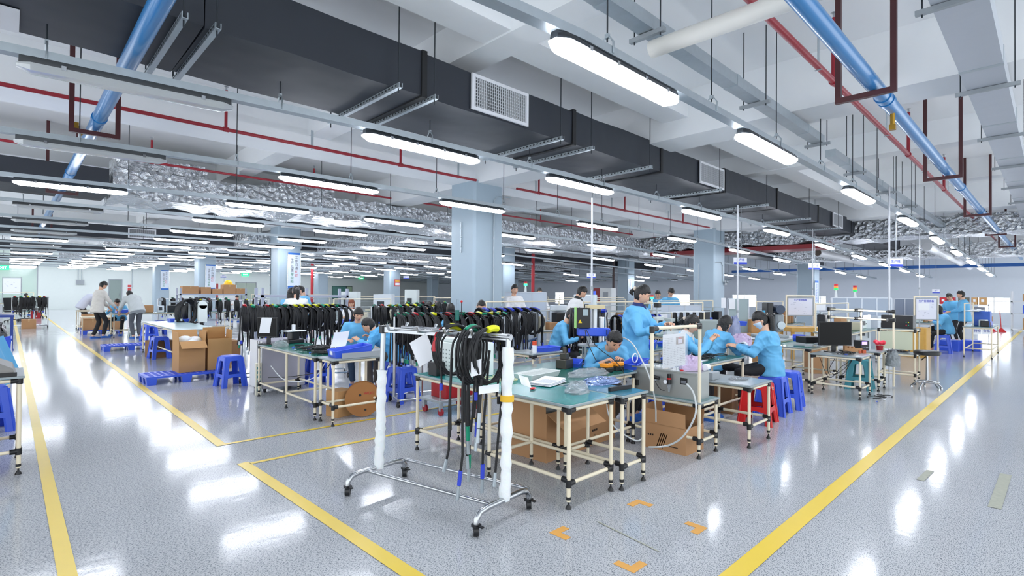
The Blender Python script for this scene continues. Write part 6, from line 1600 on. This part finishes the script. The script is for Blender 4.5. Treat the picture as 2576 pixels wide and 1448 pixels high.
# black drill press like machine
pm = atd(1940,872,9.4); t = thing('crimping_machine','black terminal crimping machine on a grey base left of the ponytail','machine',(pm.x,pm.y,.70),YAW)
MB().bbox(-.28,-.2,0,.22,.2,.05,.01,GREYM).build('base',None,t,smooth=False); MB().bbox(-.10,-.06,.05,.02,.16,.62,.02,BLACK).build('column',None,t,smooth=False); MB().bbox(.05,-.08,.10,.2,.1,.42,.03,mat('grey_case','#8d9498',.4)).build('motor_housing',None,t,smooth=False)
MB().tube([(.12,-.10,.5),(.12,.06,.5)],.08,20,mat('dark_blue_motor','#2a3a52',.4)).build('motor',None,t); MB().tube([(-.16,-.04,.3),(-.16,-.04,.48)],.03,12,mat('cyan_cap','#3aa0c8',.4)).build('air_cylinder',None,t); MB().tube([(.12,-.09,.22),(.12,-.13,.22)],.07,24,GALV).build('wire_wheel',None,t)
tb = bench('grey bench carrying the black crimping machine',pm.x-.6,pm.x+.7,pm.y-.35,pm.y+.35,.695,mat('pale_top','#c2cbd0',.3),low=.2,detail=0)
# table of cartons + yellow table near whiteboard
yt = atd(2028,835,12.2); t = thing('wooden_table','yellow wooden table below the first whiteboard','table',(yt.x,yt.y,0),YAW); MB().bbox(-.5,-.3,.62,.35,.3,.72,.004,WC).build('top',None,t,smooth=False)
for x in (-.45,.30):
    for y in (-.25,.25): MB().box(x-.03,y-.03,0,x+.03,y+.03,.62,WC).build('leg',None,t,smooth=False)
closed_box('tan carton standing on the bench behind the whiteboard frame',pm.x+.9,pm.y-.4,.34,.3,.5,YAW,0)
for i,(px,py,dep,z) in enumerate(((1878,850,11.5,.30),(1912,858,11,.0),(1890,835,11.8,.60))):
    q = atd(px,py,dep); closed_box('tan carton stacked by the grey partition, '+ORD[i]+' of three',q.x,q.y,.42,.36,.30,YAW,z,mat('tan_card','#bd9160',.85,var=.06),group='cartons by the grey partition')
tray('blue comb rack of small parts beside the right column',atd(1848,818,10.5),.42,.2,.08,YAW,open_=False)
# ---- left shelf with cartons and helmet
SH = thing('carton_shelf','grey steel shelf with brown cartons on top, left of the poster columns','shelf',(4.35,21.4,0)); SM = mat('shelf_grey','#a9b0c2',.45)
for z in (.35,.72,1.30): MB().box(0,0,z,2.2,.6,z+.05,SM).build('shelf_board',None,SH,smooth=False)
for x in (0,2.15):
    for y in (0,.55): MB().box(x,y,0,x+.05,y+.05,1.55,SM).build('upright',None,SH,smooth=False)
for i,(x,w_,hh) in enumerate(((.1,.5,.26),(.68,.32,.24),(1.05,.34,.18),(1.42,.42,.34),(1.86,.3,.2))): closed_box('brown carton on top of the grey shelf, '+ORD[i]+' from the aisle',4.35+x,21.5,w_,.4,hh,0,1.35,group='cartons on the grey shelf')
t = thing('yellow_helmet','yellow safety helmet on the tallest carton of the grey shelf','helmet',(5.98,21.7,1.69)); MB().sph((0,0,.02),(.15,.17,.16),20,10,mat('helmet_yellow','#f0c020',.3)).build('shell',None,t); MB().tube([(0,0,0),(0,0,.015)],.19,24,mat('helmet_yellow','#f0c020',.3)).build('brim',None,t)
BR = thing('bin_rack','pale steel rack of black cables beside the row of coils','rack',(5.1,15.4,0))
for z in (.45,.85,1.28): MB().box(0,0,z,2.6,.6,z+.07,SM).build('beam',None,BR,smooth=False)
for x in (0,1.25,2.53):
    for y in (0,.53): MB().box(x,y,0,x+.07,y+.07,1.55,SM).build('upright',None,BR,smooth=False)
for i in range(6): 
    o = pile('bundle of black cable stored in the pale steel rack, '+ORD[i]+' place',(5.35+.42*i,15.65,(.53,.93)[i%2]),.3,.3,7,50+i,r=.02)
# large hanging rolls + white test table
tt = bench('white-topped test table with the blue tray, left of the cable rows',2.25,3.0,11.3,14.8,.72,mat('pale_blue_top','#bfd8da',.25),low=.25,detail=0)
tray('flat blue tray on the white test table',W3(455,808,.722),.5,.35,.06,0,open_=False)
t = thing('reel_stand','pale grey stand with a rounded top at the end of the test table','stand',W3(509,810,.722)); MB().bbox(-.09,-.06,0,.09,.06,.40,.01,WM).tube([(0,-.06,.40),(0,.06,.40)],.09,24).build('body',None,t,smooth=False)
t2 = MB().tube([(cos(a)*.15,.0,.42+sin(a)*.15) for a in [rad(-30+i*12) for i in range(21)]],.018,8,RUBBER).build('black_hose',None,t)
for i,(px,l) in enumerate(((470,'huge roll of black cables hanging beyond the test table, left one'),(487,'huge roll of black cables hanging beyond the test table, right one'))):
    q = atd(px,757,12.2+.5*i); o = cable(l,.24,9,.16,7,.25,90+i,(),.016,name='cable_roll'); o.location=q; o.rotation_euler=(0,0,rad(-60)); 
    o['group']='huge cable rolls'
q = atd(478,757,12.4); t = thing('roll_stand','grey stand under the huge hanging cable rolls','stand',(q.x,q.y,0)); MB().tube([(0,0,.25),(0,0,q.z)],.03,10,GREYM).tube([(-.35,.3,q.z-.02),(.35,-.3,q.z-.02)],.02,8).build('post',None,t)
for a in (0,2.1,4.2): MB().tube([(0,0,.3),(cos(a)*.3,sin(a)*.3,.02)],.015,8,GREYM).build('leg',None,t)
# ---- left edge bench
LB = bench('bench at the left edge with grey equipment and a blue cloth',-1.2,.10,5.62,6.25,.77,None,low=.18)
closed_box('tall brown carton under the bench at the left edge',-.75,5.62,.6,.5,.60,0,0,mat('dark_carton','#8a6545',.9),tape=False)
t = thing('covered_device','grey device with white paper corner on the left edge bench','machine',(-.17,5.85,.772)); MB().loft([[(-.5,-.2,0),(.22,-.2,0),(.22,.3,0),(-.5,.3,0)],[(-.5,-.2,.06),(.20,-.2,.06),(.20,.3,.06),(-.5,.3,.06)],[(-.5,-.1,.22),(-.02,-.1,.18),(-.02,.25,.18),(-.5,.25,.22)]],mat('warm_grey','#8f8d8a',.5)).build('body',None,t,smooth=False)
MB().box(-.5,-.22,.0,.225,-.2,.03,BLACK).build('base_edge',None,t,smooth=False)
o = MB().sheet((0,0,0),(.10,.55,0),(.16,.05,-.40),8,8,lambda a,b:.03*sin(7*a)+.02*b,mat('blue_cloth','#5fb0e0',.7),.004).build('blue_cloth',None,loc=(-.02,6.75,.80)); tag(o,'light blue cloth hanging off the left edge bench','cloth')
LB2 = bench('second bench at the left edge, behind the blue cloth',-1.2,.04,8.0,10.0,.74,BLUEP,low=.2,detail=0)
tray('blue bin at the left edge beyond the grey device',(-.14,8.5,.745),.34,.5,.14,0)
bagmesh('black shiny bag piled at the left edge',(-.2,9.2,.745),(.4,.6,.3),mat('black_bag','#1d1e22',.2,bump=1,bscale=12),31)
t = thing('blue_trolley','dark blue metal trolley frame at the left edge','trolley',(-.25,13.5,0))
for x,y in ((0,0),(.3,0),(0,.9),(.3,.9)): MB().box(x-.02,y-.02,.05,x+.02,y+.02,.95,mat('navy_paint','#1d3a8c',.4)).build('upright',None,t,smooth=False)
for z in (.3,.93): MB().box(-.03,-.03,z,.33,.93,z+.04,mat('navy_paint','#1d3a8c',.4)).build('shelf',None,t,smooth=False)
# office area
def chair(label,x,y,rz):
    t = thing('office_chair',label,'chair',(x,y,0),rz,'black office chairs'); MB().bbox(-.24,-.24,.44,.24,.24,.50,.03,BLACK).build('seat',None,t,smooth=False)
    MB().sheet((0,-.24,.80),(.46,0,0),(0,-.08,.56),6,6,lambda a,b:-.05*cos(pi*a)+.03*sin(3*b),BLACK,.02).build('backrest',None,t)
    MB().tube([(0,0,.1),(0,0,.44)],.025,10,DARKM).build('post',None,t)
    for i in range(5):
        a=2*pi*i/5; MB().tube([(0,0,.12),(cos(a)*.28,sin(a)*.28,.07)],.018,6,BLACK).tube([(cos(a)*.28,sin(a)*.28,.0),(cos(a)*.28,sin(a)*.28,.06)],.025,8).build('leg',None,t)
    for s in (-1,1): MB().tube([(s*.26,-.15,.46),(s*.28,-.12,.66),(s*.28,.12,.66)],.015,6,BLACK).build('armrest',None,t)
chair('black office chair turned to the wall at the aisle end',1.15,36,rad(80)); chair('black office chair at the white office desk',.55,33,rad(10)); chair('black office chair left of the white office desk',.15,32.2,rad(-20))
t = thing('office_desk','white office desk before the glazed screen','desk',(.6,34.2,0)); MB().bbox(-.9,-.3,.70,.35,.4,.74,.004,mat('desk_white','#c9cdd4',.4)).build('top',None,t,smooth=False)
for x in (-.85,.3):
    for y in (-.25,.35): MB().box(x-.03,y-.03,0,x+.03,y+.03,.70,mat('desk_white','#c9cdd4',.4)).build('leg',None,t,smooth=False)
box1('red_bin','dark red bin under the end of the office desk','bin',(1.0,35.4,0),(.4,.35,.4),mat('dark_red_plastic','#a51c24',.4))
bgbench('workbench row in the far left office',-2.2,1.0,37.4,38,5,61,shelf=True)
closed_box('brown carton at the far left by the cable rack',.35,26.2,.4,.4,.35)
# small table of the lavender man
bench('cream trolley table with cartons, at the far left aisle',1.75,3.1,23.9,24.6,.72,mat('tan_top','#c3b08c',.5),low=.15,foot='castor',detail=0)
closed_box('brown carton beneath the far left trolley table',1.9,24.0,.6,.45,.42,0,.17)
# ---- far right shelves
FS = thing('bin_shelf','white shelf with red, brown and blue bins below the far right window wall','shelf',(27,1.75,0)); FS.scale = (1,.44,1)
for z in (.35,.75,1.12): MB().box(0,0,z,.6,3.6,z+.04,mat('shelf_white','#d9dde2',.4)).build('shelf_board',None,FS,smooth=False)
for y in (0,1.8,3.55): MB().box(0,y,0,.05,y+.05,1.2,mat('shelf_white','#d9dde2',.4)).build('upright',None,FS,smooth=False)
for i,(y,w_,m,z,cn) in enumerate(((.15,.5,'#c79a63',1.16,'tan'),(.75,.4,'#c79a63',1.16,'tan'),(1.35,.7,'#6c6a58',1.16,'olive'),(2.3,.45,'#c4202e',1.16,'red'),(2.85,.5,'#c4202e',1.16,'red'),(2.0,.6,'#2f55d8',.79,'blue'),(2.75,.6,'#2f55d8',.79,'blue'),(.3,.7,'#7a7d86',.79,'grey'))):
    t = thing('storage_bin',cn+' bin on the far right shelf, '+ORD[i]+' in it','bin',(27.05,1.75+y*.44,z),0,'bins on the far right shelf'); t.scale = (1,.44,1); MB().bbox(0,0,0,.45,w_,.27,.01,mat('bin_'+cn,m,.5)).build('body',None,t,smooth=False); MB().box(-.005,w_*.3,.1,0,w_*.7,.2,PAPER).build('label',None,t,smooth=False)
RSH = thing('end_shelf','white shelf of cartons and a blue bin at the right edge','shelf',(29.6,.2,0))
for z in (.1,.75,1.25): MB().box(0,0,z,.6,1.05,z+.04,mat('shelf_white','#d9dde2',.4)).build('shelf_board',None,RSH,smooth=False)
for y in (0,1.0):
    for x in (0,.55): MB().box(x,y,0,x+.05,y+.05,1.7,mat('shelf_white','#d9dde2',.4)).build('upright',None,RSH,smooth=False)
closed_box('brown carton on the lower board of the right edge shelf',29.65,.3,.4,.6,.45,0,.14); closed_box('brown carton on the top board of the right edge shelf',29.65,.3,.4,.6,.3,0,1.29)
box1('blue_bin','blue bin on the middle board of the right edge shelf','bin',(29.9,.6,.79),(.4,.6,.34),BLUEP)
for i,(y,hh,l) in enumerate(((1.55,.9,'red broom leaning at the far right wall, taller one'),(1.85,.7,'red dustpan with a long handle at the far right wall'))):
    t = thing('broom' if i==0 else 'dustpan',l,'broom' if i==0 else 'dustpan',(29.9,y,0)); MB().tube([(0,0,.08),(.1,.05,hh)],.015,8,REDP).build('handle',None,t); MB().add([(-.08,-.16,0),(.08,-.16,0),(.08,.16,0),(-.08,.16,0),(0,-.03,.16),(0,.03,.16)],[(3,2,1,0),(0,1,4),(1,2,5,4),(2,3,5),(3,0,4,5)]).build('head' if i==0 else 'pan',REDP,t,smooth=False)
for i,(px,py,dep,l) in enumerate(((2396,862,12.6,'blue crate under the far right bench, left one'),(2452,866,13.6,'blue crate under the far right bench, right one'))):
    q = at(px,885,0); box1('blue_crate',l,'crate',(q.x+.5,q.y+.1,0),(.5,.4,.28),BLUEP)
for i,(px,py) in enumerate(((2458,832),(2481,832))):
    q = atd(px,py,15.0); _p = paper('lilac lettered sheet hung on the far right bench, '+('left' if i==0 else 'right')+' one',q,V((cos(YAW),sin(YAW),0))*.24,V((0,0,.2)),amp=.001); txt('待检' if i==0 else '合格',.1,mat('sign_ink','#2d3fa0',.6),_p,(-.006*cos(-YAW)*0,-.0,0),(pi/2,0,YAW)).location = (-.01*.69,-.01*.72,0)
box1('white_sink','pale blue storage drawers on the far right bench','drawers',(17.6,1.25,.745),(.5,.3,.35),mat('blue_drawer','#3d68c8',.4))
# long lines of small heads of clutter: overhead tool rail near the standing woman
t = thing('tool_rail','white frame with hanging black tools above the seated women','rack',(0,0,0)); a_,b_ = atd(1690,785,9.6), atd(1772,785,9.2)
MB().tube([a_,b_],.012,8,PAPER).build('rail',None,t)
for i in range(5):
    p = a_.lerp(b_,.1+.2*i); MB().tube([p,p-V((0,0,.22))],[.03,.045],8,BLACK).build('hanging_tool',None,t)
for p in (a_,b_): MB().tube([p,(p.x,p.y,0.02)],.012,8,CREAM).build('upright',None,t)
t = thing('red_knob_lever','thin black lever with a red ball behind the row of coils','lever',atd(1161,790,7.0)); MB().tube([(0,0,-.12),(0,0,.16)],.006,8,BLACK).build('rod',None,t); MB().sph((0,0,.17),.017,12,8,REDP).build('ball',None,t)
q = atd(1150,783,7.0); t = thing('green_fixture','dark green fixture with a wire loop behind the coils','fixture',q); MB().tube([(0,0,-.12),(0,0,.02)],.03,12,mat('fixture_green','#1d6b60',.4)).build('body',None,t); MB().tube([(-.015,0,.02),(-.015,0,.16),(.015,0,.16),(.015,0,.02)],.003,6,DARKM).build('wire_loop',None,t)
